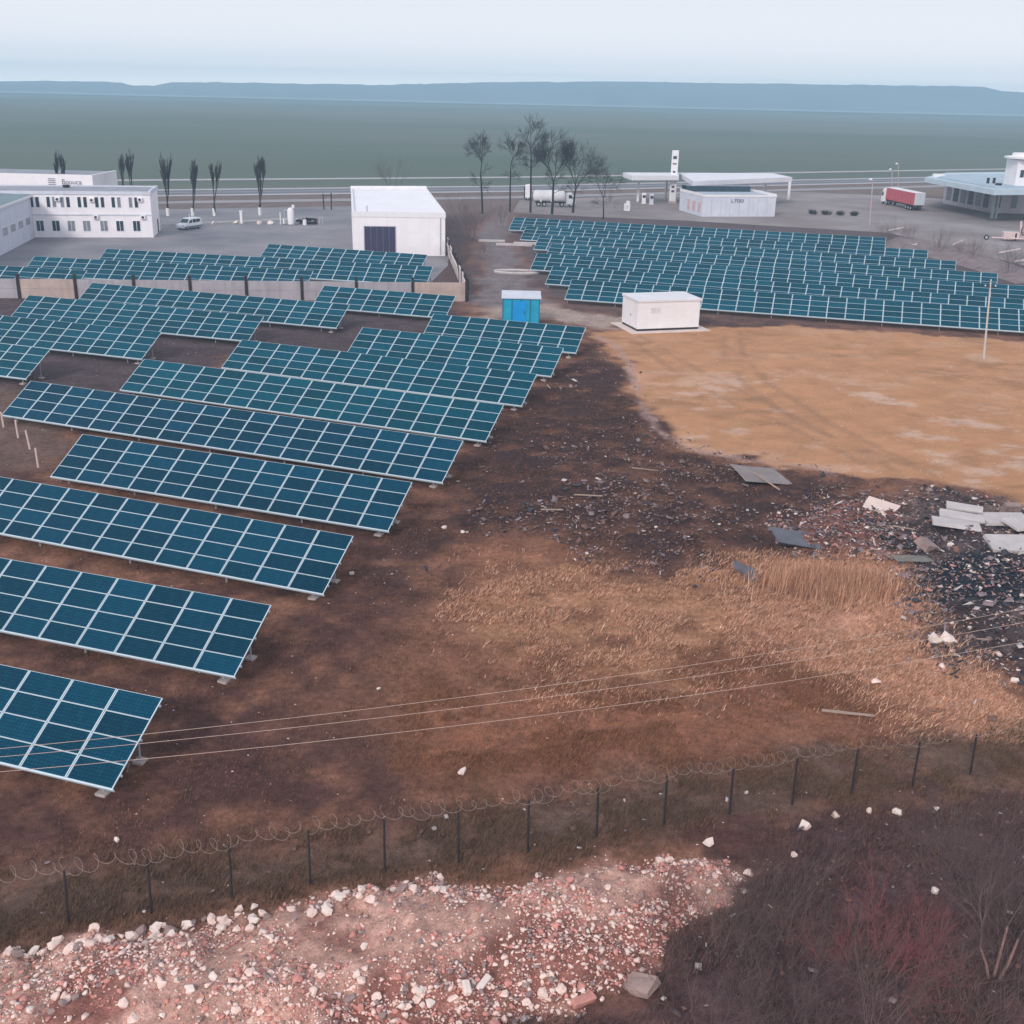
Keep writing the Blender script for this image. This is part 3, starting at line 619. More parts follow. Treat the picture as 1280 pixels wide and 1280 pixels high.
MB().box((-.75, -.28, 0), (.75, .28, TZ)).build('pylon', white, tot, bevel=.04)
MB().box((-.95, -.45, -.1), (.95, .45, .5)).build('base', conc, tot)
for z, w_, h_ in ((TZ - 1.6, .9, .7), (TZ - 3.0, .95, .3), (TZ - 4.8, .6, .45), (TZ - 5.7, .6, .35), (TZ - 6.5, .65, .5), (TZ - 8.2, .7, .5), (TZ - 9.2, .7, .5)):
    MB().box((-w_ / 2 - .1, -.31, z - h_ / 2), (w_ / 2 - .1, -.281, z + h_ / 2)).build('digit_panel', mat('totem_print', rgb((70, 76, 92)), .6), tot)
def pump(u, v, lab, m):
    t = thing('fuel_pump', lab, 'fuel pump', wp(u, v), 0.1)
    MB().box((-.45, -.28, 0), (.45, .28, 2.5)).build('body', m, t, bevel=.05); MB().box((-.36, -.3, 1.4), (.36, -.281, 2.0)).build('display', dark, t)
    MB().path([(.46, 0, 1.9), (.62, 0, 1.5), (.6, 0, .8), (.47, 0, 1.1)], .035).build('hose', black, t); MB().box((-.8, -.6, -.05), (.8, .6, .12)).build('island', conc, t)
pump(804.5, 255, 'slim white fuel pump under the left canopy wing', white); pump(814, 256, 'grey fuel pump right of the slim white one', bluewall)
bx_ = thing('tank_cabinet', 'small white cabinet standing alone left of the fuel pumps', 'cabinet', wp(783.5, 263.5), 0)
MB().box((-.65, -.5, 0), (.65, .5, 1.5)).build('body', white, bx_, bevel=.05); MB().box((-.2, -.4, 1.501), (.55, .4, 2.1)).build('top', white, bx_, bevel=.05); MB().box((-.2, -.53, .5), (.3, -.501, 1.2)).build('door', bluewall, bx_)

# right building with big overhanging roof
A = wp(1195, 259); B = wp(1246, 267.5)
RZ = 7.2; roofm = mat('canopy_grey', rgb((186, 200, 212)), .7, .08, .25)
rb = thing('flat_roof_pavilion', 'long pavilion with wide grey overhanging roof at the right edge', 'building', wp(1241, 272))
ir = inv_of(wp(1241, 272), 0.)
slab_from_px([(1156, 221.5), (1243, 237), (1330, 236.5), (1330, 214), (1184, 215.8)], RZ, 1.1, 'roof', roofm, rb, ir)
slab_from_px([(1172, 221), (1244, 233.5), (1325, 233), (1325, 217.5), (1190, 217.5)], RZ + .35, .348, 'roof_upstand', mat('roof_top', rgb((170, 186, 200)), .8, .1, .3), rb, ir)
w1 = [ir(wp(u, v))[:2] for u, v in ((1178, 254), (1238, 266.5), (1340, 268), (1340, 250), (1200, 245))]
MB().prism([tuple(q) for q in w1], -.2, RZ - 1.102).build('wall', mat('pavilion_wall', rgb((206, 196, 204)), .85, .1, .3), rb)
wa, wl = frame_from(w1[0], w1[1]); wth = thing
def wall_win(p0, p1, k0, k1, z0, z1, m, name='window'):
    a, l = frame_from(p0, p1); mb = MB().box((k0 * l, -.08, z0), (k1 * l, -.003, z1)); o = mb.build(name, m, rb); o.location = (p0[0], p0[1], 0); o.rotation_euler = (0, 0, a); return o
for k in range(6): wall_win(w1[0], w1[1], .06 + k * .155, .16 + k * .155, 1.0, 4.6, glass if k % 2 else glass_l)
for k in range(5): wall_win(w1[1], w1[2], .03 + k * .2, .1 + k * .2, 1.2, 4.4, glass_l if k % 2 else glass)
q = ir(wp(1240, 273)); MB().box((q[0] - .35, q[1] - .3, -.1), (q[0] + .1, q[1] + .3, RZ - 1.1)).box((q[0] + .45, q[1] - .3, -.1), (q[0] + .95, q[1] + .3, RZ - 1.1)).build('column', galv, rb)
for u, v in ((1234.5, 229.5), (1242, 229.5)):
    q = ir(wp(u, v, RZ + .3)); MB().bar((q[0], q[1], RZ + .34), (q[0], q[1], RZ + 1.5), .3, sides=10).build('chimney', dark, rb)
q = ir(wp(1248, 232, RZ + .3)); MB().box((q[0] - .6, q[1] - .3, RZ + .35), (q[0] + .6, q[1] + .3, RZ + .8)).build('roof_vent', dark, rb)
q = ir(wp(1173, 219.5, RZ + .3)); MB().box((q[0] - 1.2, q[1] - .6, RZ + .01), (q[0] + 1.2, q[1] + .6, RZ + .7)).build('skylight', white, rb)
q = wp(1268, 232, RZ + .35)
tw = thing('control_turret', 'white rooftop turret with round overhanging cap at the right edge', 'turret', q)
MB().box((0, 0, 0), (7, 6, 5.2)).build('wall', white, tw); MB().lathe([(.5, 0), (5.3, .2), (5.4, .55), (3.9, .75), (3.8, 1.3), (.2, 1.4)], 22, org=(3.6, 2.5, 5.2)).build('cap', white, tw)
for k in range(3): MB().box((.8 + k * 2.1, -.07, 1.7), (1.6 + k * 2.1, -.003, 3.2)).build('window', glass, tw)

# concrete panel fence with dark posts, then the return towards the garage
f0 = wp(-40, 372.5)[:2]; f1 = wp(583, 377)[:2]; fa, fl = frame_from(f0, f1)
fen = thing('concrete_fence', 'pale concrete panel fence with dark posts across the left solar block', 'fence', (*f0, 0), fa)
fx = [(wp(u, 372.6 + (u + 40) / 623 * 4.4)[:2] - f0) @ np.array([math.cos(fa), math.sin(fa)]) for u in (-40, 25, 96, 169, 239, 309, 378, 446, 516, 583)]
for i, x in enumerate(fx):
    MB().box((x - .16, -.2, -.2), (x + .16, .16, 2.85)).build('post', dark, fen)
    if i: 
        c_ = mat('fence_panel_warm', rgb((188, 168, 162)), .9, .16, .5, streak=.4) if i in (2, 9) else mat('fence_panel', rgb((172, 166, 174)), .9, .14, .5, streak=.45)
        for k in range(2): MB().box((fx[i - 1] + .165, -.05, .02 + k * 1.14), (x - .165, .05, 1.14 + k * 1.14)).build('panel', c_, fen)
g0 = wp(584, 376)[:2]; g1 = wp(559, 316)[:2]; ga, gl = frame_from(g0, g1)
fr = thing('leaning_fence', 'row of leaning pale concrete panels between garage and fence corner', 'fence', (*g0, 0), ga)
npan = 9
for i in range(npan):
    x0, x1 = gl * i / npan + .1, gl * (i + 1) / npan - .1; le = random.uniform(-.18, .12)
    MB().box((x0, -.06, 0), (x1, .06, 2.3 + random.uniform(-.2, .2))).build('panel', mat('fence_panel_pale', rgb((214, 202, 202)), .9, .15, .5), fr, rot=(le, 0, 0))
for i in range(npan + 1): MB().box((gl * i / npan - .09, -.16, -.2), (gl * i / npan + .09, .12, 2.6)).build('post', dark, fr)
# ------------------------------------------------------------------ vehicles
def wheel(parent, x, y, r, wd_=.24, side=1):
    w_ = MB().lathe([(r * .6, -wd_ / 2), (r, -wd_ / 2 + .03), (r, wd_ / 2 - .03), (r * .6, wd_ / 2)], 18).build('wheel', black, parent, loc=(x, y, r), rot=(R(90), 0, 0))
    MB().lathe([(.02, -wd_ / 2 - .012), (r * .56, -wd_ / 2 - .01), (r * .56, wd_ / 2 + .01), (.02, wd_ / 2 + .012)], 12).build('rim', galv, w_)
    return w_
# white estate car
A = wp(218, 289.5); B = wp(252, 284.5); ca, _ = frame_from(A, B)
car = thing('parked_car', 'white small van with dark side windows parked on the yard beside the office', 'car', (A + B) / 2 + np.array([0, .8, .03]), ca)
prof = [(-2.45, .35), (-2.48, .75), (-2.3, .98), (-1.45, 1.12), (-.75, 1.78), (-.2, 1.9), (2.1, 1.88), (2.38, 1.6), (2.45, .9), (2.42, .35), (1.85, .3), (-1.9, .3)]
MB().prof(prof, -.92, .92).build('body', mat('car_white', rgb((236, 236, 240)), .35, .03, 1, spec=.5), car, bevel=.09)
for s in (-1, 1):
    y0, y1 = (.921, .935) if s > 0 else (-.935, -.921)
    MB().prof([(-1.25, 1.16), (-.72, 1.68), (-.3, 1.72), (-.3, 1.16)], y0, y1).build('side_window', glass, car)
    MB().prof([(-.1, 1.16), (-.1, 1.72), (.75, 1.72), (.75, 1.16)], y0, y1).build('side_window', glass, car)
    MB().prof([(.85, 1.16), (.85, 1.72), (1.8, 1.68), (1.95, 1.2)], y0, y1).build('side_window', glass, car)
    MB().box((-2.52, s * .72 - .18, .72), (-2.3, s * .72 + .18, .92)).build('headlight', mat('lamp_glass', rgb((205, 210, 215)), .2), car, bevel=.03)
    MB().prof([(-2.4, .34), (2.4, .34), (2.4, .62), (-2.4, .62)], y0 if s > 0 else y0 - .004, y1 + .004 if s > 0 else y1).build('sill', mat('sill_grey', rgb((110, 122, 134)), .6), car)
    for x in (-1.55, 1.5): wheel(car, x, s * .84, .33)
MB().add([(-1.4, -.78, 1.19), (-1.4, .78, 1.19), (-.8, .74, 1.76), (-.8, -.74, 1.76)], [(0, 3, 2, 1)]).build('windscreen', glass, car, loc=(-.03, 0, .03))
MB().bar((.6, .3, 1.85), (.6, .3, 2.5), .07).build('roof_aerial', white, car)
# lorry with red curtain trailer
q0 = wp(1142, 257, 1.25); q1 = wp(1104, 248.5, 1.25); q0[2] = q1[2] = 0; d0 = q1 - q0; ta = math.atan2(d0[1], d0[0])
tl_ = 13.4; mid = q0
lor = thing('articulated_lorry', 'white cab lorry with a long red curtain trailer standing beside the road', 'lorry', q0 + np.array([0, 0, .05]), ta)
ln = float(np.hypot(d0[0], d0[1])); TL = max(9., min(16, ln)); 
tr = MB().box((0, -2.5, 1.25), (TL, -.002, 3.95)).build('trailer', red, lor, bevel=.05)
MB().box((-.02, -2.52, 3.952), (TL + .02, .02, 4.06)).build('trailer_roof', white, tr)
MB().box((-.06, -2.48, 1.3), (-.002, -1.27, 3.9)).build('rear_door', mat('rear_white', rgb((190, 196, 204)), .6), tr); MB().box((-.06, -1.24, 1.3), (-.002, -.03, 3.9)).build('rear_door', MATS['rear_white'], tr)
for k in range(1, 9): MB().box((k * TL / 9 - .03, .001, 1.3), (k * TL / 9 + .03, .03, 3.9)).build('curtain_strap', mat('strap_red', rgb((160, 72, 84)), .6), tr)
MB().box((0, -2.3, .95), (TL, -.2, 1.245)).build('chassis', dark, lor)
cabp = [(TL + .5, .6), (TL + .5, 3.5), (TL + 1.0, 3.85), (TL + 1.9, 3.6), (TL + 2.65, 2.5), (TL + 2.75, 1.3), (TL + 2.75, .5)]
cb = MB().prof(cabp, -2.45, -.05).build('cab', white, lor, bevel=.08)
MB().prof([(TL + 1.5, 1.95), (TL + 1.5, 2.85), (TL + 2.2, 2.85), (TL + 2.5, 2.3), (TL + 2.55, 1.95)], -.055, -.03).build('cab_window', glass, cb)
MB().add([(TL + 1.97, -2.3, 3.52), (TL + 1.97, -.2, 3.52), (TL + 2.7, -.2, 2.5), (TL + 2.7, -2.3, 2.5)], [(0, 3, 2, 1), (0, 1, 2, 3)]).build('windscreen', glass, cb, loc=(.04, 0, .04))
for x in (1.6, 2.9, 4.2, TL - .8, TL + 1.7):
    for y in (-.25, -2.25): wheel(lor, x, y, .5, .35)
# tanker
q0 = wp(668, 258.5); q1 = wp(717, 259.5); ta, tl2 = frame_from(q0, q1); tkS = tl2 / 49
tank = thing('road_tanker', 'white road tanker with rounded tank standing behind the bare trees', 'lorry', q0 + np.array([0, 0, .05]), ta)
L_ = 37 * tkS
MB().lathe([(.2, -.35), (.85, -.22), (1.2, .1), (1.25, .3), (1.25, L_ - .3), (1.2, L_ - .1), (.85, L_ + .2), (.2, L_ + .3)], 22).build('tank', white, tank, loc=(0, 1.3, 2.25), rot=(0, R(90), 0), smooth=True)
MB().box((.2, .6, .8), (L_ + 1.8, 2.0, 1.05)).build('chassis', dark, tank)
cb = MB().prof([(L_ + .5, .6), (L_ + .5, 2.9), (L_ + 1.7, 3.0), (L_ + 2.4, 2.0), (L_ + 2.5, .6)], .1, 2.5).build('cab', white, tank, bevel=.1)
MB().prof([(L_ + 1.0, 1.9), (L_ + 1.0, 2.6), (L_ + 1.6, 2.6), (L_ + 2.0, 1.9)], .07, .095).build('cab_window', glass, cb)
for x in (.9, 2.2, L_ - .5, L_ + 1.6):
    for y in (.35, 2.2): wheel(tank, x, y, .5, .32)
for x in (1.2, L_ * .55): MB().box((x, .12, 1.05), (x + .35, .5, 1.5)).build('bracket', white, tank)
q0 = wp(653, 250); tcb = thing('tractor_unit', 'white lorry tractor unit with dark front left of the tanker', 'lorry', q0 + np.array([0, 0, .05]), 0)
MB().prof([(.6, .6), (.6, 3.4), (2.0, 3.6), (2.3, .6)], -1.2, 1.2).build('cab', white, tcb, bevel=.1); MB().box((.3, -1.1, .5), (.59, 1.1, 3.0)).build('windscreen', dark, tcb)
MB().box((1.2, -.9, .6), (5, .9, .95)).build('chassis', dark, tcb)
for x in (1.2, 4.2):
    for y in (-1, 1): wheel(tcb, x, y, .5, .3)
# farm machine at the right edge
q0 = wp(1257, 301); mc = thing('seed_drill', 'faded pinkish farm machine with drawbar and frame cut by the right edge', 'farm machine', q0, R(-12))
MB().path([(-2.5, 0, .5), (6, -1.2, .6), (9, -1.6, .6)], .14).build('drawbar', pink, mc); MB().path([(1, 1.2, .6), (9, 1.0, .7)], .14).build('side_beam', pink, mc)
MB().box((-.6, -.5, .3), (2.2, 1.5, 1.6)).build('gearbox', pink, mc, bevel=.1); MB().box((1.4, -.6, .2), (1.7, 1.6, 1.5)).build('bracket', dark, mc)
MB().path([(2.6, .4, .8), (2.2, .4, 3.6)], .2).build('mast', pink, mc)
MB().prof([(3, 1.5), (3.2, 3.0), (4.0, 3.3), (9, 3.3), (9, 1.3), (3.6, 1.1)], -.2, 2.2).build('hopper', pink, mc, bevel=.12)
ring = [(3.2 + .9 * math.cos(t), -.6, 2.0 + .9 * math.sin(t)) for t in np.linspace(0, 2 * math.pi, 17)]; MB().path(ring, .09).build('hoop', dark, mc)
MB().path([(2.2, -.7, .7), (6, -.9, 2.6)], .1).build('strut', pink, mc); wheel(mc, -3.4, .2, .45, .3); wheel(mc, 5.5, -1.5, .6, .4)

# ------------------------------------------------------------------ bare trees, shrubs
def seg_mesh(name, segs, m, sides=3):
    s = np.array(segs, np.float64); p0, p1, r0, r1 = s[:, 0:3], s[:, 3:6], s[:, 6], s[:, 7]
    d = p1 - p0; d /= np.linalg.norm(d, axis=1)[:, None] + 1e-9
    ref = np.where(np.abs(d[:, 2:3]) < .9, np.array([[0, 0, 1.]]), np.array([[1., 0, 0]])); u = np.cross(d, ref); u /= np.linalg.norm(u, axis=1)[:, None] + 1e-9; v = np.cross(d, u)
    N = len(s); V = np.empty((N, 2 * sides, 3)); 
    for i in range(sides):
        a = 2 * math.pi * i / sides; o = u * math.cos(a) + v * math.sin(a); V[:, i] = p0 + o * r0[:, None]; V[:, sides + i] = p1 + o * r1[:, None]
    f = np.array([(i, (i + 1) % sides, sides + (i + 1) % sides, sides + i) for i in range(sides)]); Fq = (np.arange(N)[:, None, None] * 2 * sides + f[None]).reshape(-1, 4)
    return big_mesh(name, V.reshape(-1, 3), Fq, m, None, True)
def grow(segs, p, d, l, r, depth, spread, up, nkid, rr, first=False, taper=.7, kink=.12):
    n = 3 if depth > 1 else 2; q = Vector(p); dd = Vector(d).normalized(); rad = r; pts = [(q.copy(), rad)]
    for i in range(n):
        dd = (dd + Vector((rr.gauss(0, kink), rr.gauss(0, kink), rr.gauss(0, kink) + up))).normalized()
        q2 = q + dd * (l / n); r2 = rad - r * (1 - taper) / n; segs.append((*q, *q2, rad, r2)); q, rad = q2, r2; pts.append((q.copy(), rad))
    if depth <= 0: return
    for k in range(nkid):
        t = 1. if k == 0 else rr.uniform(.35, 1.)
        i = min(n - 1, int(t * n)); a, b = pts[i], pts[i + 1]; f = t * n - i; base = a[0].lerp(b[0], min(1, f)); br = a[1] * .85
        ax = dd.orthogonal().normalized(); ax.rotate(Matrix.Rotation(rr.uniform(0, 2 * math.pi), 3, dd))
        ang = rr.uniform(.4, 1.) * spread * (0.35 if k == 0 else 1); nd = (dd * math.cos(ang) + ax * math.sin(ang))
        grow(segs, base, nd, l * rr.uniform(.6, .85), br * (.72 if k else .85), depth - 1, spread, up, nkid, rr, False, taper, kink)
def bare_tree(name, label, base, height, trunk_h, seed, forks=1, spread=.75, up=.05, r0=.22, depth=4, nkid=4, lean=(0, 0), group=None, white_foot=False, cm=None, crown_l=None, fsp=.42, floor=.02, side=5, kink=.12):
    rr = random.Random(seed); t = thing(name, label, 'tree', base, 0, group); tr = []; cr = []
    p = Vector((0, 0, -.3)); d = Vector((lean[0], lean[1], 1)).normalized(); n = 6; rad = r0; pts = []
    for i in range(n):
        q = p + d * ((trunk_h + .3) / n); r2 = r0 * (1 - .4 * (i + 1) / n); tr.append((*p, *q, rad, r2)); p, rad = q, r2; d = (d + Vector((rr.gauss(0, .035), rr.gauss(0, .035), 0))).normalized(); pts.append((p.copy(), rad))
    cl = crown_l or (height - trunk_h) * .42
    for k in range(forks):
        a = rr.uniform(0, 6.28) if forks > 1 else 0; sp = .0 if forks == 1 else fsp
        dd = (d + Vector((math.cos(k * 6.28 / forks + .4), math.sin(k * 6.28 / forks + .4), 0)) * sp).normalized()
        grow(cr, p, dd, cl, rad * (.9 if forks == 1 else .75), depth, spread, up, nkid, rr, False, .7, kink)
    for k in range(side):
        b, br = pts[rr.choice([3, 4, 4, 5])]; a = rr.uniform(0, 6.28); grow(cr, b, Vector((math.cos(a), math.sin(a), .35)), cl * .5, br * .3, max(1, depth - 2), spread, up, nkid, rr)
    cr = [(*c_[:6], max(c_[6], floor), max(c_[7], floor * .8)) for c_ in cr]
    seg_o = obj('trunk', seg_mesh('trunk', tr, bark, 8), t); obj('crown', seg_mesh('crown', cr, cm or twig_d), t)
    if white_foot: MB().bar((0, 0, .0), (0, 0, 1.5), r0 * 1.06, r0 * 1.0, 10).build('whitewashed_base', chalk, t)
    return t
G1 = 'tall bare trees before the right field'
bare_tree('bare_tree', 'slim bare tree leftmost of the tall row beside the lane', wp(603, 267), 17, 8, 11, 1, .8, .02, .24, 4, 5, (-.02, 0), G1, crown_l=3.1)
bare_tree('bare_tree', 'thin bare tree second from left, left of the tanker', wp(637, 265), 15.5, 8.5, 12, 1, .7, .03, .2, 4, 5, (.04, 0), G1, crown_l=2.8)
bare_tree('bare_tree', 'tallest bare tree with straight trunk between tractor unit and tanker', wp(663, 266), 19, 11, 13, 1, .8, .02, .24, 4, 5, (0, 0), G1, crown_l=3.1)
bare_tree('bare_tree', 'dark forked bare tree standing before the middle of the tanker', wp(690, 268), 18.5, 6.5, 14, 2, .75, .06, .3, 4, 5, (.01, 0), G1, crown_l=3.9)
bare_tree('bare_tree', 'wide bare tree forking to the right at the tanker cab', wp(716, 266), 17.5, 5, 15, 3, .85, .04, .27, 4, 4, (.05, 0), G1, crown_l=3.9)
bare_tree('bare_tree', 'faint low bare tree rightmost of the row near the white cabinet', wp(754, 274), 12, 4, 16, 2, .9, .03, .16, 4, 4, (.02, 0), G1, crown_l=3.2)
G2 = 'pollarded poplars with whitewashed feet along the road'
def poplar(u, v, hgt, seed, lab, wf=True, tw=2, base=None):
    return bare_tree('poplar_tree', lab, wp(u, v) if base is None else base, hgt, hgt * .17, seed, tw, .13, .16, .30, 4, 4, (rng.uniform(-.02, .02), 0), G2, wf, crown_l=hgt * .235, fsp=.06, floor=.024, side=0, kink=.05)
poplar(210, 270, 13.5, 21, 'broad pollarded poplar right beside the office corner', True, 3)
poplar(241, 270, 11.8, 22, 'slender pollarded poplar behind the white parked van', True, 2)
poplar(268, 270, 12.5, 23, 'pollarded poplar with forked top third from the office', True, 2)
poplar(325, 269, 13.5, 24, 'pollarded poplar standing alone midway between office and garage', True, 3)
for u, hh, s, lab in ((52, 12, 25, 'faint poplar behind the sign end of the long hall'), (62, 11.5, 26, 'faint poplar just right of its twin behind the long hall'), (136, 11.5, 27, 'leaning thin poplar behind the office roof, left of the pair'), (147, 12, 28, 'thin poplar behind the office roof, right of the pair')):
    b = wp(u + 3, 262); poplar(0, 0, hh, s, lab, False, 2, (b[0], b[1] + 8, 0))

def shrub_mesh(seed, n, h, spread, m, r=.02, depth=3, nk=4):
    rr = random.Random(seed); s = []
    for k in range(n):
        a = rr.uniform(0, 6.28); q = rr.uniform(0, spread * .35)
        grow(s, Vector((math.cos(a) * q, math.sin(a) * q, -.1)), Vector((math.cos(a) * rr.uniform(.1, .8), math.sin(a) * rr.uniform(.1, .8), 1)), h * rr.uniform(.35, .6), r * rr.uniform(.6, 1.2), depth, .7, .04, nk, rr)
    return seg_mesh('branches', s, m)
SH = [shrub_mesh(31, 10, 2.2, 2.2, twig_m, .012, 3, 4), shrub_mesh(32, 13, 1.7, 2.4, twig_r, .010, 3, 4), shrub_mesh(33, 8, 2.6, 2.0, mat('mauve_twigs', rgb((102, 86, 86)), .95, .3, 3), .012, 3, 4), shrub_mesh(34, 9, 1.3, 1.8, twig_m, .009, 3, 4)]
def shrub(k, u, v, s, lab, rot=0, grp=None, sz=1.):
    q = wp(u, v); o = obj('bare_shrub', SH[k], None, (q[0], q[1], GZ(q[0], q[1]) if q[1] < 130 else 0), (0, 0, rot), (s, s, s * sz)); return tag(o, lab, 'shrub', grp)
G3 = 'bare shrubs in the dark scrub below the wire fence'
for i, (k, u, v, s, lab) in enumerate((
    (1, 1120, 1225, 1.25, 'reddish bare shrub in the middle of the dark scrub'), (1, 1065, 1205, .95, 'smaller reddish shrub left of the large reddish one'), (1, 1160, 1195, .9, 'reddish shrub on the right flank of the large reddish one'),
    (0, 900, 1195, 1.1, 'grey bare shrub at the right end of the brick rubble'), (0, 985, 1175, 1.1, 'mauve grey shrub on the dark slope above the reddish shrubs'), (2, 1010, 1290, 1.2, 'dark shrub at the bottom edge below the reddish shrubs'),
    (2, 880, 1290, 1.1, 'dark shrub at the bottom edge right of the tilted concrete block'), (0, 1190, 1285, 1.3, 'dark grey shrub at the bottom edge below the pale stemmed tree'), (0, 1235, 1120, 1.3, 'mauve shrub behind the pale stemmed tree at the right edge'),
    (2, 1275, 1180, 1.35, 'dark shrub at the right edge beside the pale stemmed tree'), (0, 1175, 1100, 1.0, 'low mauve shrub on the slope below the fence end'), (3, 850, 1150, 1.0, 'low twiggy shrub growing out of the rubble edge'),
    (3, 930, 1110, .9, 'low twiggy shrub at the top right of the brick heap'), (2, 960, 1240, 1.1, 'dark grey shrub left of the reddish group'), (0, 1090, 1290, 1.2, 'twiggy shrub at the bottom edge under the biggest reddish shrub'),
    (3, 1250, 1040, 1.0, 'dark twiggy shrub at the right edge just below the fence'), (3, 1180, 1030, .9, 'low shrub below the second fence post from the right'), (2, 1270, 1290, 1.4, 'dark shrub in the lower right corner of the photo'))):
    shrub(k, u, v, s, lab, i * 1.3, G3)
q = wp(1243, 1222); rr_ = random.Random(5); t = thing('young_tree', 'pale stemmed young bare tree with three stems at the lower right edge', 'tree', (q[0], q[1], GZ(q[0], q[1])))
for k, (dx, dy, hh) in enumerate(((-.28, .05, 2.6), (.08, .1, 3.4), (.38, .0, 3.0))):
    s_ = []; grow(s_, Vector((dx * .3, dy, -.2)), Vector((dx * .8, .1, 1)), hh * .55, .05, 0, .5, .05, 3, rr_, kink=.06); tp = s_[-1]
    obj('stem', seg_mesh('stem', s_, twig_p, 6), t); s2 = []; grow(s2, Vector(tp[3:6]), Vector((dx * .6, 0, 1)), hh * .35, .03, 4, .6, .05, 4, rr_); obj('crown', seg_mesh('crown', s2, twig_m), t)
G4 = 'dark bushes between garage and lane'
for i, (k, u, v, s, lab) in enumerate(((2, 592, 300, 2.3, 'dark bare bush at the head of the lane'), (0, 578, 280, 2.2, 'dark bush at the rear right of the garage'), (2, 570, 335, 1.4, 'small dark bush halfway along the leaning fence'), (0, 604, 325, 1.3, 'small grey bush at the lane edge before the fence'), (0, 628, 285, 1.8, 'grey bush left of the rear corner of the right solar field'), (2, 490, 236, 2.6, 'faint dark bush behind the garage roof'))): shrub(k, u, v, s, lab, i, G4)
G5 = 'clipped round bushes in a row by the station'
BS = shrub_mesh(36, 40, .7, 1.2, twig_d, .02, 3, 4)
for i, u in enumerate((1016, 1033, 1050, 1067)):
    q = wp(u, 268 + i * .6); tag(obj('round_bush', BS, None, tuple(q), (0, 0, i), (1.5, 1.5, 1.3)), ('leftmost', 'second from left', 'third from left', 'rightmost')[i] + ' of the four small dark round bushes left of the lorry', 'bush', G5)
G6 = 'bare bushes along the end of the right solar field'
for i, (k, u, v, s, lab) in enumerate(((2, 1112, 306, 1.6, 'dark bush at the right end of the rearmost solar table'), (0, 1135, 303, 1.4, 'grey bush on the earth bank right of the rearmost table'), (2, 1172, 318, 1.5, 'dark bush at the end of the second rear table'), (0, 1215, 328, 1.7, 'grey bush between the earth bank and the farm machine'), (2, 1262, 345, 1.8, 'dark bush on the bank at the right edge below the farm machine'), (0, 1198, 322, 1.2, 'small bush among the logs on the bank'))): shrub(k, u, v, s, lab, i * 1.7, G6)

# ------------------------------------------------------------------ poles, posts, small yard things
def lamp(u, v, top, lab, lean=0.):
    q = wp(u, v); t = thing('street_lamp', lab, 'street lamp', q); hgt = wd(top[0], top[1], q[1]); d = np.array(hgt) - q
    MB().bar((0, 0, -.3), tuple(d), .16, .1, 8).build('pole', conc, t); MB().path([tuple(d), (d[0] - .5, d[1] - .3, d[2] + .25)], .06).build('arm', galv, t)
    MB().lathe([(.1, 0), (.34, .05), (.4, .2), (.1, .4)], 10, org=(d[0] - .55, d[1] - .3, d[2] + .1)).build('lamp_head', white, t)
lamp(1087, 282, (1091, 226), 'street lamp with white head standing left of the lorry cab'); lamp(1115, 250, (1115, 213), 'street lamp behind the red trailer, the shorter looking of two'); lamp(1123, 248, (1123, 206), 'street lamp behind the red trailer, the higher looking of two')
q = wp(1230, 448); t = thing('utility_pole', 'leaning pale concrete pole standing alone in the tan field', 'pole', q); d = wd(1238.5, 352, q[1]) - q
MB().bar((0, 0, -.4), tuple(d), .12, .07, 8).build('shaft', mat('pole_concrete', rgb((196, 188, 186)), .9, .12, 1), t)
MB().bar(tuple(d * .93 + np.array([-.55, 0, 0])), tuple(d * .93 + np.array([.55, 0, 0])), .06).build('crossarm', dark, t)
for s in (-.5, 0, .5): MB().lathe([(.03, 0), (.07, .03), (.07, .12), (.03, .18)], 8, org=tuple(d * (.93 if s else 1) + np.array([s, 0, .05]))).build('insulator', bluewall, t)
t = thing('sign_frame', 'dark two legged empty frame at the far yard edge left of the garage', 'frame', wp(405, 262), 0)
MB().bar((0, 0, -.2), (-.1, 0, 3.2), .14).build('post', dark, t); MB().bar((1.55, 0, -.2), (1.6, 0, 3.4), .14).build('post', dark, t); MB().bar((.1, 0, 2.8), (1.5, 0, 2.9), .05).build('crossbar', dark, t)
t = thing('yard_pump', 'white upright gas cylinder rack with pipes on the yard centre', 'equipment', wp(364, 281))
MB().lathe([(.6, 0), (.62, .2), (.62, 2.6), (.4, 3.0), (.1, 3.1)], 14).build('tank', white, t, smooth=True); MB().path([(-1.2, 0, 0), (-1.2, 0, 2.6), (-.3, 0, 2.6)], .08).build('pipe', galv, t); MB().path([(-2, .2, 0), (-2, .2, 2.2)], .1).build('post', white, t)
MB().box((-1.6, -1, -.1), (1.2, 1, .12)).build('slab', conc_d, t); MB().lathe([(.25, 0), (.25, .5), (.1, .6)], 10, org=(.5, 0, 3.0)).build('cap', white, t)
for u, v, lab in ((371, 280, 'white drum just right of the gas cylinder rack'), (381, 281.5, 'white drum among dark scrap right of the rack'), (356, 280.5, 'white drum just left of the gas cylinder rack')):
    tag(MB().lathe([(.3, 0), (.34, .05), (.34, .95), (.3, 1.0)], 14).build('drum', white, loc=wp(u, v)), lab, 'drum', 'drums on the yard')
t = thing('scrap_heap', 'dark heap of scrap metal beside the gas cylinder rack', 'scrap', wp(384, 280.5))
for k in range(9):
    x, y = rng.uniform(-1.6, 2, 2); MB().box((-.6, -.15, -.1), (.6, .15, .25)).build('scrap_piece', dark, t, loc=(x, y * .5, rng.uniform(.1, .9)), rot=tuple(rng.uniform(-.8, .8, 3)))
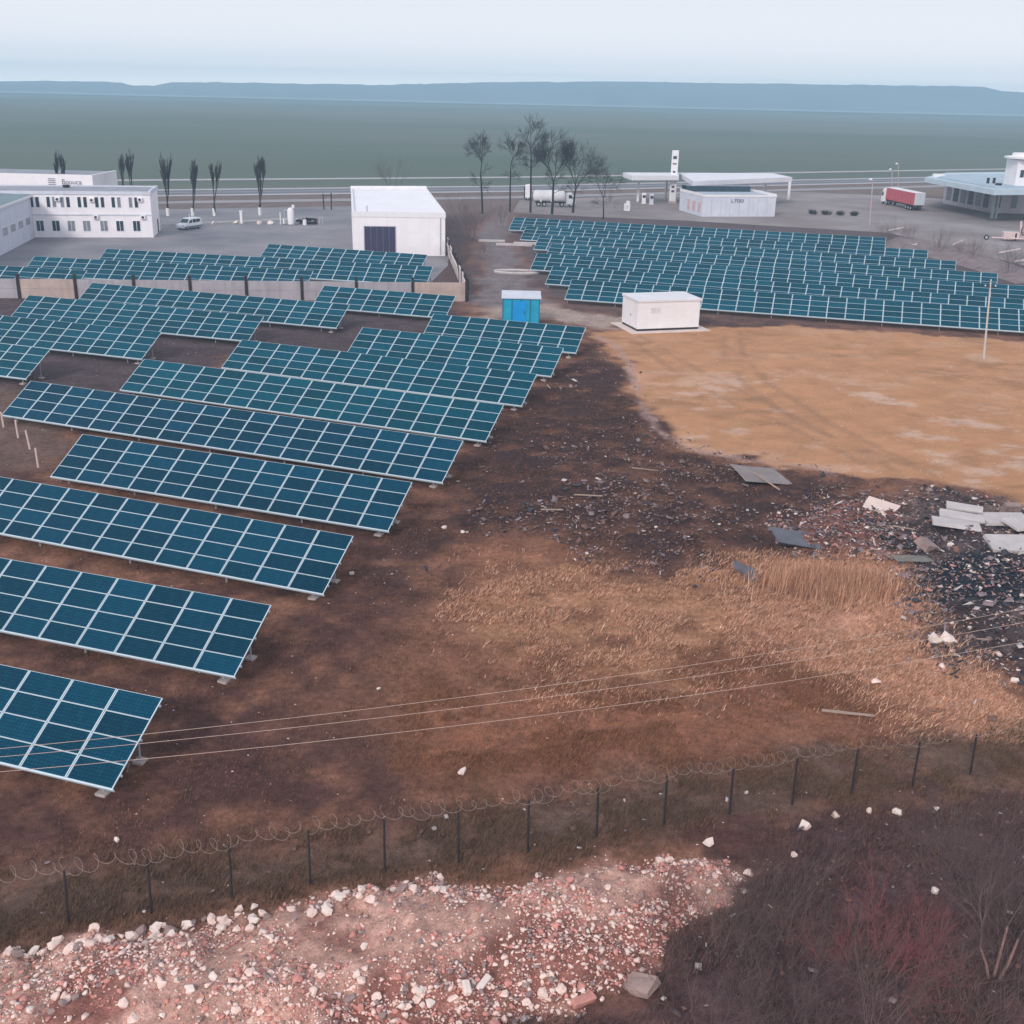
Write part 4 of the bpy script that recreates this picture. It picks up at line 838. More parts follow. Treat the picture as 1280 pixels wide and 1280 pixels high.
tag(MB().path([(2.3, 0, 0), (2.3, 0, 1.4), (2.9, 0, 1.4), (2.9, 0, 0)], .08).build('hoop_barrier', galv, loc=wp(384, 281)), 'small bent tube barrier right of the scrap heap', 'barrier')
t = thing('marker_post', 'single white marker post on the yard left of the cylinder rack', 'post', wp(302, 280)); MB().box((-.2, -.2, 0), (.2, .2, 2.2)).build('shaft', white, t); MB().box((-.28, -.28, 2.2), (.28, .28, 2.4)).build('cap', white, t); MB().box((-.45, -.45, -.1), (.45, .45, .2)).build('base', conc, t)
for u, v, lab in ((267, 281.5, 'white boulder on the yard right of the parked van'), (295, 280, 'low pale boulder just left of the marker post'), (338, 280.5, 'white boulder midway between marker post and rack'), (325, 280.5, 'flat pale boulder right of the marker post')):
    me = stone_mesh(int(u)); tag(obj('boulder', me, None, wp(u, v) + np.array([0, 0, .3]), (0, 0, u), (.75, .6, .55)), lab, 'boulder', 'white boulders along the yard'); me.materials.append(stone_w)
MB_k = MB().box((0, 0, 0), (1, .25, .35))
a0 = wp(205, 284); a1 = wp(360, 276.5); an, al = frame_from(a0, a1)
tag(MB().box((0, -.15, 0), (al, .15, .3)).build('kerb', mat('kerb_pale', rgb((190, 186, 184)), .9, .1, .6), loc=(a0[0], a0[1] + 3, 0), rot=(0, 0, an)), 'long pale kerb behind the parked van and boulders', 'kerb')
# white stakes by the left tables
for i, (b, tp, lab) in enumerate((((5, 534.5), (1, 515), 'leftmost white stake touching the corner of the longest table'), ((23, 547.5), (19, 525), 'second white stake from the left edge'), ((38, 562), (32, 538), 'third white stake from the left edge'), ((48, 584), (44, 560), 'fourth white stake, nearest the camera'))):
    q = wp(*b); d = wd(tp[0], tp[1], q[1]) - q; st = MB().bar((0, 0, -.3), tuple(d), .075, .065, 8).build('stake', mat('stake_white', rgb((214, 190, 184)), .8, .1, 2), loc=q); tag(st, lab, 'stake', 'white stakes leaning beside the solar tables')
# concrete rings / kerbs on the lane
for u, v, l, lab in ((598, 302, 4.5, 'flat pale beam lying beside the lane near the rear bush'), (620, 306.5, 6, 'long pale beam on the lane edge by the solar field'), (642, 305, 5, 'second pale beam on the lane edge by the solar field')):
    tag(MB().box((0, -.35, 0), (l, .35, .35)).build('concrete_beam', slab_m, loc=wp(u, v), rot=(0, 0, rng.uniform(-.1, .1)), bevel=.04), lab, 'beam', 'concrete beams by the lane')
rg = MB(); 
q = wp(646, 341); pts = [(3.1 * math.cos(a), 1.5 * math.sin(a), .12) for a in np.linspace(0, 2 * math.pi, 25)]
tag(MB().path(pts, .22, 6).build('concrete_ring', slab_m, loc=q), 'large pale concrete ring lying on the lane left of the right field', 'ring')
for u, v, l, a, lab in ((1126, 312, 3.4, .5, 'pale log leaning over the end of the second rear table'), (1190, 308, 4, .9, 'curved pale log on the bank above the solar field'), (1248, 318, 4.2, .35, 'pale plank on the bank below the farm machine'), (1268, 329, 4.5, .3, 'lower pale plank at the right edge of the bank'), (1110, 290, 3, .1, 'pale plank lying on the forecourt edge left of the bank')):
    q = wp(u, v); tag(MB().bar((0, 0, .25), (l * math.cos(a), l * math.sin(a) * .6, .9), .16, .12, 7).build('log', mat('log_pale', rgb((206, 190, 188)), .9, .15, 1), loc=q), lab, 'log', 'logs on the earth bank')
bank = [(1100, 318), (1105, 300), (1130, 296), (1180, 305), (1230, 318), (1290, 338), (1300, 352), (1270, 356), (1210, 336), (1160, 322)]
bp = [tuple(p) for p in W(bank)]
n_b = 90; xs_ = np.linspace(min(p[0] for p in bp), max(p[0] for p in bp), n_b); ys_ = np.linspace(min(p[1] for p in bp), max(p[1] for p in bp), n_b); Yb_, Xb_ = np.meshgrid(ys_, xs_, indexing='ij')
sdv = sdist(Xb_.ravel(), Yb_.ravel(), bp); zz = sstep(0, 3.5, -sdv) * (.25 + 1.1 * fbm(Xb_.ravel(), Yb_.ravel(), .35, 4, 8)) - .05
idb = np.arange(n_b * n_b).reshape(n_b, n_b); qd = np.stack([idb[:-1, :-1], idb[:-1, 1:], idb[1:, 1:], idb[1:, :-1]], -1).reshape(-1, 4)
qd = qd[(sdv[qd] < .3).any(1)]
bm = big_mesh('earth_bank', np.stack([Xb_.ravel(), Yb_.ravel(), zz], 1), qd, mat('bank_soil', rgb((128, 114, 116)), .95, .3, .8, bump=.4), None, True); setting(obj('earth_bank', bm))

# ------------------------------------------------------------------ wire fence with razor coil
PB = [(-260, 1214), (-140, 1193), (-25, 1172), (85, 1155), (189, 1140), (290, 1122), (388, 1105), (481, 1090), (573, 1078), (660, 1065), (746, 1046), (830, 1033), (912, 1018), (990, 1005), (1064, 992), (1140, 984), (1213, 967), (1290, 955), (1370, 942), (1450, 930)]
PT = [(-268, 1142), (-147, 1124), (-31, 1105), (80, 1088), (184, 1073), (286, 1057), (385, 1038), (480, 1024), (573, 1013), (661, 1000), (748, 985), (834, 970), (917, 960), (997, 948), (1073, 935), (1150, 928), (1221, 918), (1298, 905), (1379, 893), (1461, 881)]
tb = []
for b, t_ in zip(PB, PT):
    q = wp(*b); z0 = GZ(q[0], q[1]); tt = wd(t_[0], t_[1], q[1]); tb.append((np.array([q[0], q[1], z0]), np.array([tt[0], q[1], max(1.7, min(2.25, tt[2]))])))
wf = thing('wire_fence', 'rusty wire fence with thin dark posts and a razor coil across the foreground', 'fence', tuple(tb[0][0]))
o0 = Vector(tb[0][0])
for b, t_ in tb: MB().bar(tuple(Vector(b) - Vector((0, 0, .4)) - o0), tuple(Vector(t_) - o0), .045, .04, 6).build('post', dark, wf)
for i in range(len(tb) - 1):
    b0, t0 = map(Vector, tb[i]); b1, t1 = map(Vector, tb[i + 1]); s = []
    nx_ = int((b1 - b0).length / .16)
    for k in range(nx_):
        for dr_ in (1, -1):
            f0_ = k / nx_; f1_ = f0_ + dr_ * 1.0 / nx_ * 11
            if 0 <= f1_ <= 1: s.append((*(b0.lerp(b1, f0_) + Vector((0, 0, .08)) - o0), *(t0.lerp(t1, f1_) - Vector((0, 0, .1)) - o0), .0045, .0045))
            elif f1_ < 0: fr_ = f0_ / (f0_ - f1_); s.append((*(b0.lerp(b1, f0_) + Vector((0, 0, .08)) - o0), *((b0.lerp(t0, fr_)) - o0), .0045, .0045))
            else: fr_ = (1 - f0_) / (f1_ - f0_); s.append((*(b0.lerp(b1, f0_) + Vector((0, 0, .08)) - o0), *((b1.lerp(t1, fr_)) - o0), .0045, .0045))
    for z in (.06, .5, .97): s.append((*(b0.lerp(t0, z) - o0), *(b1.lerp(t1, z) - o0), .005, .005))
    obj('wire_mesh', seg_mesh('wire_mesh', s, mesh_m), wf)
    rr = random.Random(i); pts = []; nl = max(3, int((b1 - b0).length / .42)); ph = rr.uniform(0, 6); rad = .24
    gapf = rr.uniform(.75, 1.)
    for k in range(nl * 14 + 1):
        f = k / (nl * 14); a = ph + k / 14 * 2 * math.pi; c = t0.lerp(t1, f + .03 * math.sin(k * .09 + i)) + Vector((0, 0, .15 + .07 * math.sin(f * 9 + i)))
        sq = rad * (.55 + .8 * vnoise(np.array([k * .05 + i * 9]), np.array([0.]), 3)[0]); pts.append(c + Vector((math.cos(a) * sq * .9, -math.cos(a) * sq * .35, math.sin(a) * sq)) - o0)
    obj('razor_coil', seg_mesh('razor_coil', [(*p, *q_,   .006, .006) for p, q_ in zip(pts[:-1], pts[1:])], coil_m), wf)
# overhead wires
for k, (p, q_, lab) in enumerate((((0, 939.7), (880, 817.7), 'uppermost overhead wire crossing above the nearest solar table'), ((0, 950), (880, 832.5), 'middle overhead wire crossing above the nearest solar table'), ((0, 968.7), (880, 855), 'lowest overhead wire crossing the corner of the nearest solar table'))):
    a = Vector(wp(*p, 7.2)); b = Vector(wp(*q_, 7.2)); d = b - a; A_ = a - d * .35; B_ = b + d * 1.0; pts = []
    for i in range(41):
        f = i / 40; c = A_.lerp(B_, f); c.z += .9 * ((2 * f - 1) ** 2) - .35; pts.append(c)
    o = obj('overhead_wire', seg_mesh('overhead_wire', [(*u_, *v_,   .007, .007) for u_, v_ in zip(pts[:-1], pts[1:])], wire_m, 5)); tag(o, lab, 'wire', 'overhead wires')

# ------------------------------------------------------------------ rubble, debris
def in_zone(k, n, soft=0., ylo=0, yhi=1e9, dens=None, blur=0.):
    z = np.array(Z[k]); lo = z.min(0); hi = z.max(0); r_ = np.zeros((0, 2))
    while len(r_) < n:
        p = rng.uniform(lo, hi, (n * 3, 2)); wx = p[:, 0] + (fbm(p[:, 0], p[:, 1], .9, 3, 1) - .5) * 2; wy = p[:, 1] + (fbm(p[:, 0], p[:, 1], .9, 3, 9) - .5) * 2
        ok = (sdist(wx, wy, Z[k]) + rng.normal(0, blur, len(p)) < soft) & (p[:, 1] > ylo) & (p[:, 1] < yhi) & (np.abs(p[:, 0]) < p[:, 1] * .6 + 5)
        if dens is not None: ok &= rng.uniform(0, 1, len(p)) < dens(p[:, 0], p[:, 1])
        r_ = np.concatenate([r_, p[ok]])
    return r_[:n]
STV = [stone_arrays(100 + i, 11) for i in range(8)]
def stone_field(name, pts, size, mats_w, label, sq=.65, sink=.3):
    """many small stones joined in one mesh, material picked per stone"""
    V = []; Fs = []; Mi = []; o = 0; zs = ground_at(pts[:, 0], pts[:, 1])
    for i, (x, y) in enumerate(pts):
        v, f = STV[i % 8]; s = size(rng); a = rng.uniform(0, 6.28); ca_, sa_ = math.cos(a), math.sin(a)
        vv = v * np.array([s, s * rng.uniform(.6, 1), s * sq * rng.uniform(.6, 1.1)]); tl = rng.uniform(-.5, .5); ct, st = math.cos(tl), math.sin(tl)
        vv = np.stack([vv[:, 0] * ct - vv[:, 2] * st, vv[:, 1], vv[:, 0] * st + vv[:, 2] * ct], 1)
        vv = np.stack([vv[:, 0] * ca_ - vv[:, 1] * sa_ + x, vv[:, 0] * sa_ + vv[:, 1] * ca_ + y, vv[:, 2] + zs[i] + s * sq * sink], 1)
        V.append(vv); Fs.append(f + o); Mi.append(np.full(len(f), rng.choice(len(mats_w[0]), p=mats_w[1]), np.int32)); o += len(vv)
    me = big_mesh(name, np.concatenate(V), np.concatenate(Fs), mats_w[0]); me.polygons.foreach_set('material_index', np.concatenate(Mi)); me.update()
    ob = obj(name, me); ob['kind'] = 'stuff'; ob['label'] = label; return ob
stone_field('brick_rubble', in_zone('rubble', 14500, .1, dens=lambda x, y: .12 + .88 * sstep(.38, .56, fbm(x, y, .3, 3, 53))), lambda g: g.uniform(.025, .075) if g.uniform() < .86 else g.uniform(.07, .16), ([stone_p, stone_r, stone_g, stone_w], [.45, .38, .14, .03]), 'bank of small broken brick and stone rubble')
stone_field('dump_rubble', np.concatenate([in_zone('dump', 2600, .5, dens=lambda x, y: .25 + .75 * (fbm(x, y, .6, 3, 5) > .5)), in_zone('brickred', 1300, .5)]), lambda g: g.uniform(.04, .14) if g.uniform() < .94 else g.uniform(.14, .3), ([stone_g, stone_r, stone_p, conc_d, stone_w, dark], [.36, .24, .14, .14, .05, .07]), 'small broken waste and rubble on the dump', .45)
stone_field('soil_clods', np.concatenate([in_zone('burnt', 1000, 0, dens=lambda x, y: 1 - .85 * sstep(68, 84, y)), in_zone('dark', 500, 0)]), lambda g: g.uniform(.03, .11) if g.uniform() < .93 else g.uniform(.11, .22), ([mat('clod_dark', rgb((92, 74, 74)), .95, .3, 2), mat('clod_red', rgb((122, 84, 78)), .95, .3, 2), stone_g], [.6, .3, .1]), 'clods and scraps on the burnt ground', .5)
free = np.stack([rng.uniform(-40, 45, 2600), rng.uniform(26, 110, 2600)], 1); free = free[np.abs(free[:, 0]) < free[:, 1] * .48]
stone_field('loose_gravel', free, lambda g: g.uniform(.025, .07), ([stone_p, stone_g, stone_w], [.4, .4, .2]), 'scattered small stones on the bare soil', .5)
# individual larger stones
IND = [stone_mesh(200 + i, 20) for i in range(6)]
INDM = {}
def ind_stone(x, y, s, m, name, lab, cat, grp, sq=.7, k=None):
    k = int(rng.integers(6)) if k is None else k; key = (k, m.name)
    if key not in INDM: me = IND[k].copy(); me.name = name; me.materials.append(m); INDM[key] = me
    o = obj(name, INDM[key], None, (x, y, GZ(x, y) + s * sq * .45), tuple(rng.uniform(-.35, .35, 2)) + (rng.uniform(0, 6.28),), (s, s * rng.uniform(.65, 1), s * sq * rng.uniform(.7, 1.1)))
    return tag(o, lab, cat, grp)
LB = {'p': ('stone_chunk', 'pale pink stone', stone_p, 'stone', 'pale chunks on the rubble bank'), 'r': ('brick_chunk', 'reddish brick lump', stone_r, 'brick', 'brick chunks on the rubble bank'),
      'w': ('white_block', 'whitish block', stone_w, 'stone', 'white blocks on the rubble bank'), 'g': ('grey_stone', 'grey mauve stone', stone_g, 'stone', 'grey stones on the rubble bank')}
ORD = ['first', 'second', 'third', 'fourth', 'fifth', 'sixth', 'seventh', 'eighth', 'ninth', 'tenth', 'eleventh', 'twelfth']
def bank_stone(x, y, s, kk, band):
    nm, lb, m, ct, g_ = LB[kk]; u, v = prj((x, y, .3)); us_ = [p[0] for p in PB if 0 < p[0] < 1280]; k = int(np.argmin([abs(u - q) for q in us_]))
    size = 'big' if s > .17 else ('small' if s < .105 else 'medium')
    ind_stone(x, y, s, m, nm, f"{size} {lb} on rubble {band}, {'below' if abs(u - us_[k]) < 17 else 'down left of' if u < us_[k] else 'down right of'} {ORD[min(k, 11)]} fence post from left", ct, g_)
edge = W([(5, 1195), (60, 1180), (105, 1180), (150, 1172), (200, 1162), (240, 1152), (290, 1146), (330, 1150), (400, 1140), (420, 1118), (470, 1118), (520, 1108), (560, 1106)])
cnt = 0
for i in range(len(edge) - 1):
    for k in range(7):
        f = rng.uniform(); x = edge[i][0] * (1 - f) + edge[i + 1][0] * f + rng.normal(0, .15); y = edge[i][1] * (1 - f) + edge[i + 1][1] * f + rng.normal(-.15, .25)
        bank_stone(x, y, rng.uniform(.12, .26), 'ppwpg'[int(rng.integers(5))], 'upper edge'); cnt += 1
low = W([(20, 1270), (120, 1262), (220, 1245), (300, 1258), (380, 1245), (460, 1262), (520, 1255), (580, 1250), (640, 1255), (700, 1235), (740, 1240)])
for i in range(len(low) - 1):
    for k in range(8):
        f = rng.uniform(); x = low[i][0] * (1 - f) + low[i + 1][0] * f + rng.normal(0, .3); y = low[i][1] * (1 - f) + low[i + 1][1] * f + rng.normal(0, .35)
        bank_stone(x, y, rng.uniform(.09, .21), 'pprwpg'[int(rng.integers(6))], 'lower foot'); cnt += 1
for x, y in in_zone('rubble', 260 - cnt, -.3):
    bank_stone(x, y, rng.uniform(.07, .17), 'pprrgw'[int(rng.integers(6))], 'slope')
# named single blocks
def block(u, v, size, rot, m, name, lab, cat, grp=None, dz=0., bev=.04, jag=.0):
    q = wp(u, v); mb = MB().box((-size[0] / 2, -size[1] / 2, -size[2] / 2), (size[0] / 2, size[1] / 2, size[2] / 2))
    if jag: mb.v = [(x + rng.uniform(-jag, jag), y + rng.uniform(-jag, jag), z + rng.uniform(-jag, jag) * .3) for x, y, z in mb.v]
    o = mb.build(name, m, None, loc=(q[0], q[1], GZ(q[0], q[1]) + size[2] / 2 + dz), rot=rot, bevel=bev); return tag(o, lab, cat, grp)
block(800, 1238, (.95, .6, .3), (.3, -.35, -.75), mat('block_grey', rgb((160, 136, 130)), .9, .25, 1.5, bump=.3), 'concrete_block', 'large tilted grey concrete block at the right foot of the rubble bank', 'block', jag=.08)
block(729, 1254, (.75, .28, .22), (.1, .1, .55), stone_r, 'brick_pillar_piece', 'long reddish brick piece lying at the bottom foot of the rubble', 'brick', jag=.03)
block(583, 1252, (.22, .42, .2), (.2, .2, .3), stone_w, 'white_block', 'small upright white block at the bottom edge of the rubble', 'block')
block(604, 1240, (.2, .6, .15), (.1, .3, -.5), stone_w, 'white_plank_piece', 'long white plaster piece tilted near the bottom of the rubble', 'block')
for u, v, s, m, lab in ((825, 1078, .3, stone_p, 'pair of pale lumps above the rubble, the left larger one'), (836, 1077, .26, stone_p, 'pale lump right of its twin above the rubble'), (886, 1056, .33, stone_w, 'white stone on the slope at the top of the brick heap'), (1006, 1035, .36, stone_w, 'whitest cube like stone below the razor fence'), (1044, 1021, .26, stone_p, 'flat pale stone below the razor fence right of the white cube'), (1086, 1016, .26, stone_p, 'flat pale stone below the fence left of a bright white one'), (1121, 1016, .3, stone_w, 'bright white stone below the fifth post from the right'), (1170, 1012, .16, stone_w, 'small white stone at the dark end below the fence'), (993, 1067, .2, stone_p, 'lone pale stone on the dark slope below the white cube'), (1168, 1115, .24, stone_w, 'white scrap in the dark scrub above the reddish shrubs'), (935, 1092, .26, stone_p, 'flat pale stone right of the top of the brick heap'), (578, 966, .3, stone_w, 'white lump on the bare patch above the fence centre'), (1094, 853, .35, stone_p, 'pale lump at the straw edge above the fence'), (473, 861, .16, stone_w, 'small white stone under the overhead wires'), (146, 1052, .2, stone_w, 'small white scrap on the grass left above the fence'), (555, 660, .3, stone_w, 'white lump beside the end of the fourth table'), (578, 664, .25, stone_w, 'white lump right of the one beside the fourth table'), (440, 718, .25, stone_w, 'white lump beside the end of the third table'), (820, 661, .22, stone_w, 'small bright stone on the burnt ground'), (1167, 806, .42, stone_w, 'left one of two white sacks at the black dump edge'), (1182, 807, .42, stone_w, 'right one of two white sacks at the black dump edge'), (1187, 689, .36, stone_w, 'white rounded lump below the stacked slabs'), (1195, 642, .32, stone_w, 'white lump behind the stacked slabs'), (1150, 690, .4, stone_p, 'pale lump left of the black dump'), (1268, 852, .3, stone_w, 'white scrap at the right edge under the black dump')):
    q = wp(u, v); ind_stone(q[0], q[1], s * (1 if 'sack' in lab else .75), m, 'white_sack' if 'sack' in lab else 'lone_stone', lab, 'sack' if 'sack' in lab else 'stone', 'lone pale stones' if 'sack' not in lab else None, .8)
SG = 'concrete slabs on the dump'
block(1193, 668, (2.7, 1.2, .16), (.0, .05, -.25), slab_m, 'concrete_slab', 'lowest and nearest of three stacked slabs on the dump', 'slab', SG, .1, .02, .04)
block(1200, 659, (2.6, .9, .16), (.12, .05, -.3), slab_m, 'concrete_slab', 'middle one of three stacked slabs on the dump', 'slab', SG, .3, .02, .04)
block(1203, 652, (2.1, .8, .16), (.15, .02, -.35), slab_m, 'concrete_slab', 'topmost and rearmost of three stacked slabs on the dump', 'slab', SG, .5, .02, .04)
block(1254, 660, (3.0, 1.6, .2), (.05, .03, .12), slab_m, 'concrete_slab', 'flat slab right of the stack, behind two others', 'slab', SG, .15, .02, .06)
block(1281, 669, (2.6, 1.4, .18), (.1, .0, .3), slab_m, 'concrete_slab', 'slab at the right edge between two flat ones', 'slab', SG, .3, .02, .06)
block(1274, 692, (3.6, 2.2, .22), (.06, -.03, -.1), slab_m, 'concrete_slab', 'largest flat slab at the right edge above the black patch', 'slab', SG, .1, .02, .08)
block(1262, 643, (1.1, .5, .8), (.3, .1, .2), stone_g, 'concrete_block', 'grey upright block behind the flat slabs', 'block', None, -.2, .03, .06)
block(1100, 638, (1.9, 1.5, .05), (.25, .2, -.5), mat('cloth_white', rgb((218, 196, 188)), .8, .1, 1), 'crumpled_sheet', 'crumpled whitish sheet lying on the reddish rubble', 'sheet', None, .3, .02, .2)
block(950, 598, (3.2, 2.6, .07), (.1, .12, .2), mat('board_grey', rgb((136, 126, 126)), .8, .2, 1), 'grey_sheet', 'grey crumpled sheet on the burnt ground near the tan field', 'sheet', None, .25, .02, .3)
block(958, 608, (2.3, .12, .1), (.0, .25, -.9), wood, 'pale_plank', 'pale plank sticking out of the grey crumpled sheet', 'plank', None, .3)
block(995, 682, (2.6, 1.6, .06), (.2, .15, .1), mat('tarp_slate', rgb((98, 98, 108)), .7, .2, 1), 'slate_tarpaulin', 'slate grey tarpaulin scrap between rubble and straw', 'tarpaulin', None, .25, .02, .3)
block(940, 720, (1.6, 1.4, .06), (.3, .3, .6), mat('tarp_slate', rgb((98, 98, 108)), .7), 'grey_scrap', 'grey scrap lying left of the tall straw clump', 'scrap', None, .2, .02, .25)
block(1140, 702, (2.4, .7, .1), (.1, .1, .25), mat('board_green', rgb((120, 116, 112)), .8), 'leaning_board', 'grey board leaning at the upper left of the black dump', 'board', None, .2)
block(1155, 690, (1.1, .9, .5), (.4, .3, .7), stone_g, 'concrete_block', 'grey pyramid like chunk beside the leaning board', 'block', None, 0, .03, .12)
for u, v, l, a, lab in ((812, 587, 2.4, -.12, 'pale bent strip on the burnt ground below the tan field'), (735, 622, 1.8, .05, 'faint pale strip on the burnt ground'), (1060, 895, 2.2, -.1, 'pale stick on the grass above the right fence part'), (1230, 800, 3.2, .1, 'long grey strip across the black dump'), (1130, 665, 1.2, -.3, 'short pale stick on the reddish rubble'), (690, 640, 1.4, .15, 'short pale strip left on the burnt ground')):
    block(u, v, (l, .12, .06), (0, .05, a), wood, 'pale_strip', lab, 'strip', None, .08, .01, .03)
# scraps joined (uncountable litter)
def litter(name, pts, label, mats_w, smin, smax):
    V = []; Fq = []; Mi = []; o = 0; zs = ground_at(pts[:, 0], pts[:, 1])
    for i, (x, y) in enumerate(pts):
        s = rng.uniform(smin, smax) * (2.2 if rng.uniform() < .08 else 1); l = s * (rng.uniform(.3, 1.1) if rng.uniform() < .45 else rng.uniform(.08, .3)); e = Matrix.Rotation(rng.uniform(0, 6.28), 3, 'Z') @ Matrix.Rotation(rng.normal(0, .35), 3, 'X') @ Matrix.Rotation(rng.normal(0, .35), 3, 'Y')
        c = [e @ Vector(p) for p in ((-s, -l, 0), (s, -l * rng.uniform(.4, 1), s * .15), (s * rng.uniform(.5, 1), l, 0), (-s, l * rng.uniform(.4, 1), s * .2), (-s, -l, -.03), (s, -l, -.03), (s, l, -.03), (-s, l, -.03))]
        V += [(x + p.x, y + p.y, zs[i] + .07 + s * .25 + p.z) for p in c]; Fq += [(o, o + 1, o + 2, o + 3), (o + 7, o + 6, o + 5, o + 4), (o, o + 4, o + 5, o + 1), (o + 1, o + 5, o + 6, o + 2), (o + 2, o + 6, o + 7, o + 3), (o + 3, o + 7, o + 4, o)]
        Mi += [int(rng.choice(len(mats_w[0]), p=mats_w[1]))] * 6; o += 8
    me = big_mesh(name, np.array(V), np.array(Fq), mats_w[0], None, True); me.polygons.foreach_set('material_index', np.array(Mi, np.int32)); me.update(); ob = obj(name, me); ob['kind'] = 'stuff'; ob['label'] = label
lit_w = mat('litter_white', rgb((205, 192, 190)), .8, .15, 2); lit_m = mat('litter_mauve', rgb((138, 120, 124)), .8, .2, 2); lit_d = mat('litter_dark', rgb((62, 62, 72)), .7, .2, 2); lit_b = mat('litter_brown', rgb((122, 92, 84)), .9, .2, 2)
litter('dump_litter', np.concatenate([in_zone('dump', 2600, .5, blur=.6), in_zone('ash', 900, .8), in_zone('brickred', 700, .6, blur=.8)]), 'flat scraps of litter on the dump', ([lit_w, lit_m, lit_d, lit_b], [.10, .30, .40, .20]), .03, .13)
litter('burnt_litter', in_zone('burnt', 3800, 0, dens=lambda x, y: .05 + (fbm(x, y, .22, 3, 77) > .5) * sstep(-10, 4, x) * (1 - .9 * sstep(68, 84, y)), blur=1.), 'flat scraps of litter on the burnt ground', ([lit_w, lit_m, lit_d, lit_b], [.07, .33, .25, .35]), .025, .11)
litter('straw_litter', np.concatenate([in_zone('dark', 160, 0), in_zone('olive', 90, 0), in_zone('straw2', 60, 0)]), 'few scraps in grass and scrub', ([lit_w, lit_m, lit_b], [.3, .4, .3]), .03, .1)

# ------------------------------------------------------------------ grass: blades nobody could count
grass_m = attr_mat('dry_grass', .9, .05, (1.5,), (.2,), 0)
def blades(name, pts, hgt, wid, cols, label, lean=.5, wind=(.25, -.1)):
    n = len(pts); hgt = hgt * (.45 + 1.1 * fbm(pts[:, 0], pts[:, 1], .7, 3, 88)); z = ground_at(pts[:, 0], pts[:, 1]); a = rng.uniform(0, 6.28, n); h = hgt * rng.uniform(.5, 1.25, n); ww = wid * rng.uniform(.6, 1.3, n)
    tx = np.cos(a) * lean * rng.uniform(0, 1, n) * h + wind[0] * h; ty = np.sin(a) * lean * rng.uniform(0, 1, n) * h + wind[1] * h
    b = a + 1.57; V = np.empty((n, 3, 3)); V[:, 0] = np.stack([pts[:, 0] - np.cos(b) * ww, pts[:, 1] - np.sin(b) * ww, z - .03], 1); V[:, 1] = np.stack([pts[:, 0] + np.cos(b) * ww, pts[:, 1] + np.sin(b) * ww, z - .03], 1); V[:, 2] = np.stack([pts[:, 0] + tx, pts[:, 1] + ty, z + h * .85], 1)
    cols = np.array(cols); ci = rng.integers(0, len(cols), n); c = cols[ci] * rng.uniform(.75, 1.25, (n, 1)); C = np.repeat(c, 3, 0)
    me = big_mesh(name, V.reshape(-1, 3), np.arange(n * 3).reshape(-1, 3), grass_m, C); ob = obj(name, me); ob['kind'] = 'stuff'; ob['label'] = label
S_ = [rgb(c)[:3] for c in ((214, 166, 140), (190, 142, 116), (226, 184, 158), (158, 116, 96))]
Bn = [rgb(c)[:3] for c in ((134, 98, 84), (104, 76, 68), (158, 116, 94), (84, 62, 60))]
Ol = [rgb(c)[:3] for c in ((126, 100, 82), (110, 88, 72), (144, 114, 94), (94, 76, 68))]
clump = lambda s, t, sd: (lambda x, y: .06 + .94 * (fbm(x * .8, y, s, 3, sd) > t))
blades('dry_straw', np.concatenate([in_zone('straw', 46000, .2, dens=clump(.55, .52, 13), blur=1.5), in_zone('straw2', 34000, .2, dens=clump(.9, .4, 14), blur=1.1)]), .2, .02, S_, 'dry straw coloured grass lying over the field', 1.3, (.5, -.2))
q = wp(1035, 735); cl = np.stack([rng.normal(q[0], 1.6, 7000), rng.normal(q[1], .8, 7000)], 1); blades('tall_straw', cl, 1.0, .018, S_, 'tall clump of dry reeds beside the dump', .35, (.05, -.05))
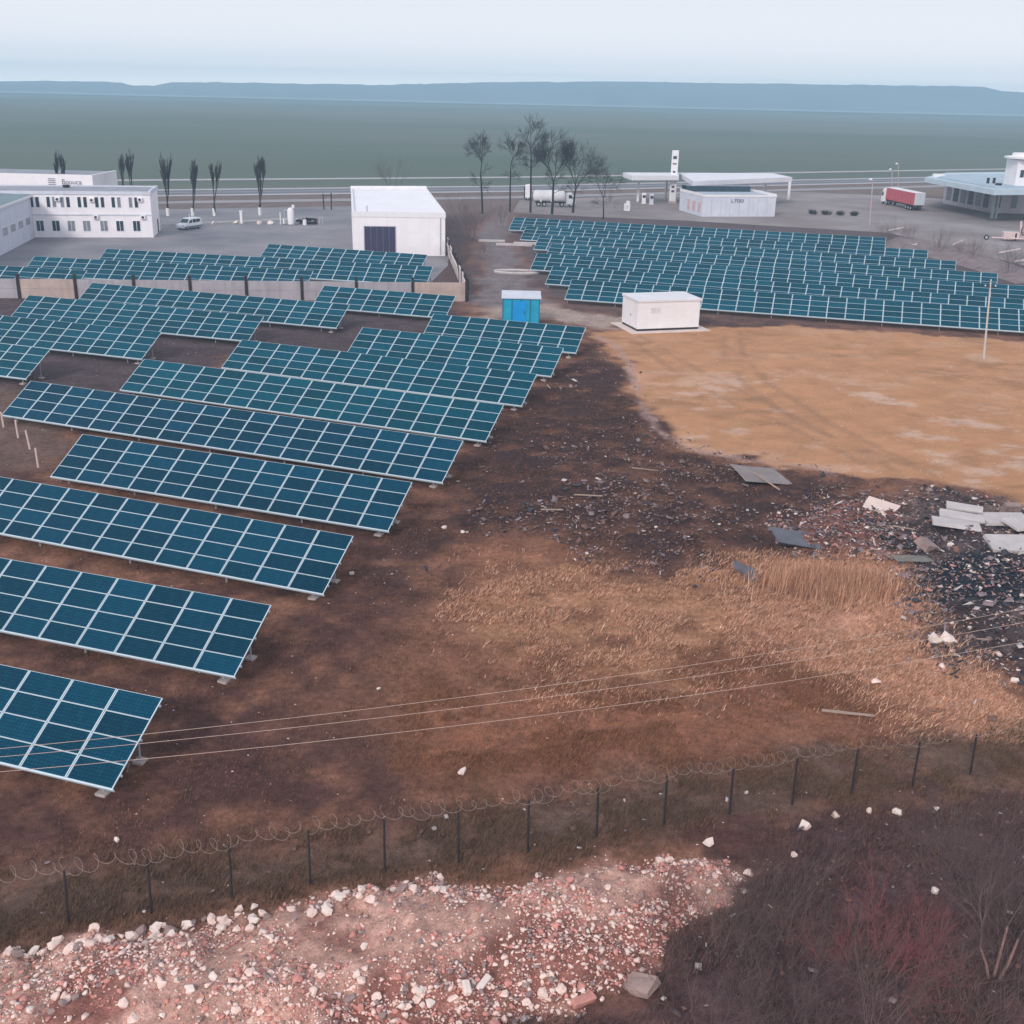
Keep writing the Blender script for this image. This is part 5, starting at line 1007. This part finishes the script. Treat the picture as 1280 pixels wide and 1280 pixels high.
blades('olive_grass', in_zone('olive', 80000, .2, dens=clump(.9, .45, 19), blur=.5), .22, .011, Ol, 'short olive grass strip under the wire fence', .8)
blades('rust_grass', in_zone('rust', 42000, 0., dens=clump(.6, .48, 23), blur=2.), .17, .012, [rgb(c)[:3] for c in ((142, 100, 76), (118, 80, 64), (160, 116, 88))], 'short rusty grass above the wire fence', .9, (.3, 0))
soil = np.stack([rng.uniform(-30, 16, 620000), rng.uniform(27, 95, 620000)], 1); soil = soil[(np.abs(soil[:, 0]) < soil[:, 1] * .48) & (rng.uniform(0, 1, len(soil)) < clump(.7, .5, 29)(soil[:, 0], soil[:, 1]))]
soil = soil[(sdist(soil[:, 0], soil[:, 1], Z['rubble']) > 0) & (sdist(soil[:, 0], soil[:, 1], Z['tan']) > 0)]
blades('brown_weeds', soil[:210000], .13, .012, Bn, 'withered brown weeds on the bare soil', .9)
dk = in_zone('dark', 85000, 0, dens=clump(.8, .42, 37)); blades('dark_scrub', dk, .3, .009, [rgb(c)[:3] for c in ((108, 86, 90), (70, 56, 62), (130, 98, 94), (104, 86, 82))], 'withered dark scrub in the lower right', .8)
tn = in_zone('tan', 40000, -.3, ylo=55, yhi=118, dens=clump(.3, .5, 51)); blades('tan_stubble', tn[:22000], .06, .02, [rgb(c)[:3] for c in ((190, 148, 118), (168, 126, 98), (204, 172, 150))], 'thin stubble on the tan field', 1.)
# ------------------------------------------------------------------ haze: one closed box round camera and scene, the sky outside it
HAZE_D = .0004
hb = MB().box((-2750, -60, -2.0), (2750, 3600, 70)); hz = hb.build('haze', [])
hmat = bpy.data.materials.new('haze_air'); hmat.use_nodes = True; n = hmat.node_tree; n.nodes.clear()
ho = n.nodes.new('ShaderNodeOutputMaterial'); pvn = n.nodes.new('ShaderNodeVolumePrincipled')
pvn.inputs['Color'].default_value = (.52, .79, 1.0, 1); pvn.inputs['Density'].default_value = HAZE_D; pvn.inputs['Anisotropy'].default_value = .0
n.links.new(pvn.outputs[0], ho.inputs['Volume']); hz.data.materials.append(hmat); hz['kind'] = 'stuff'; hz['label'] = 'thin pale blue haze over the whole plain'
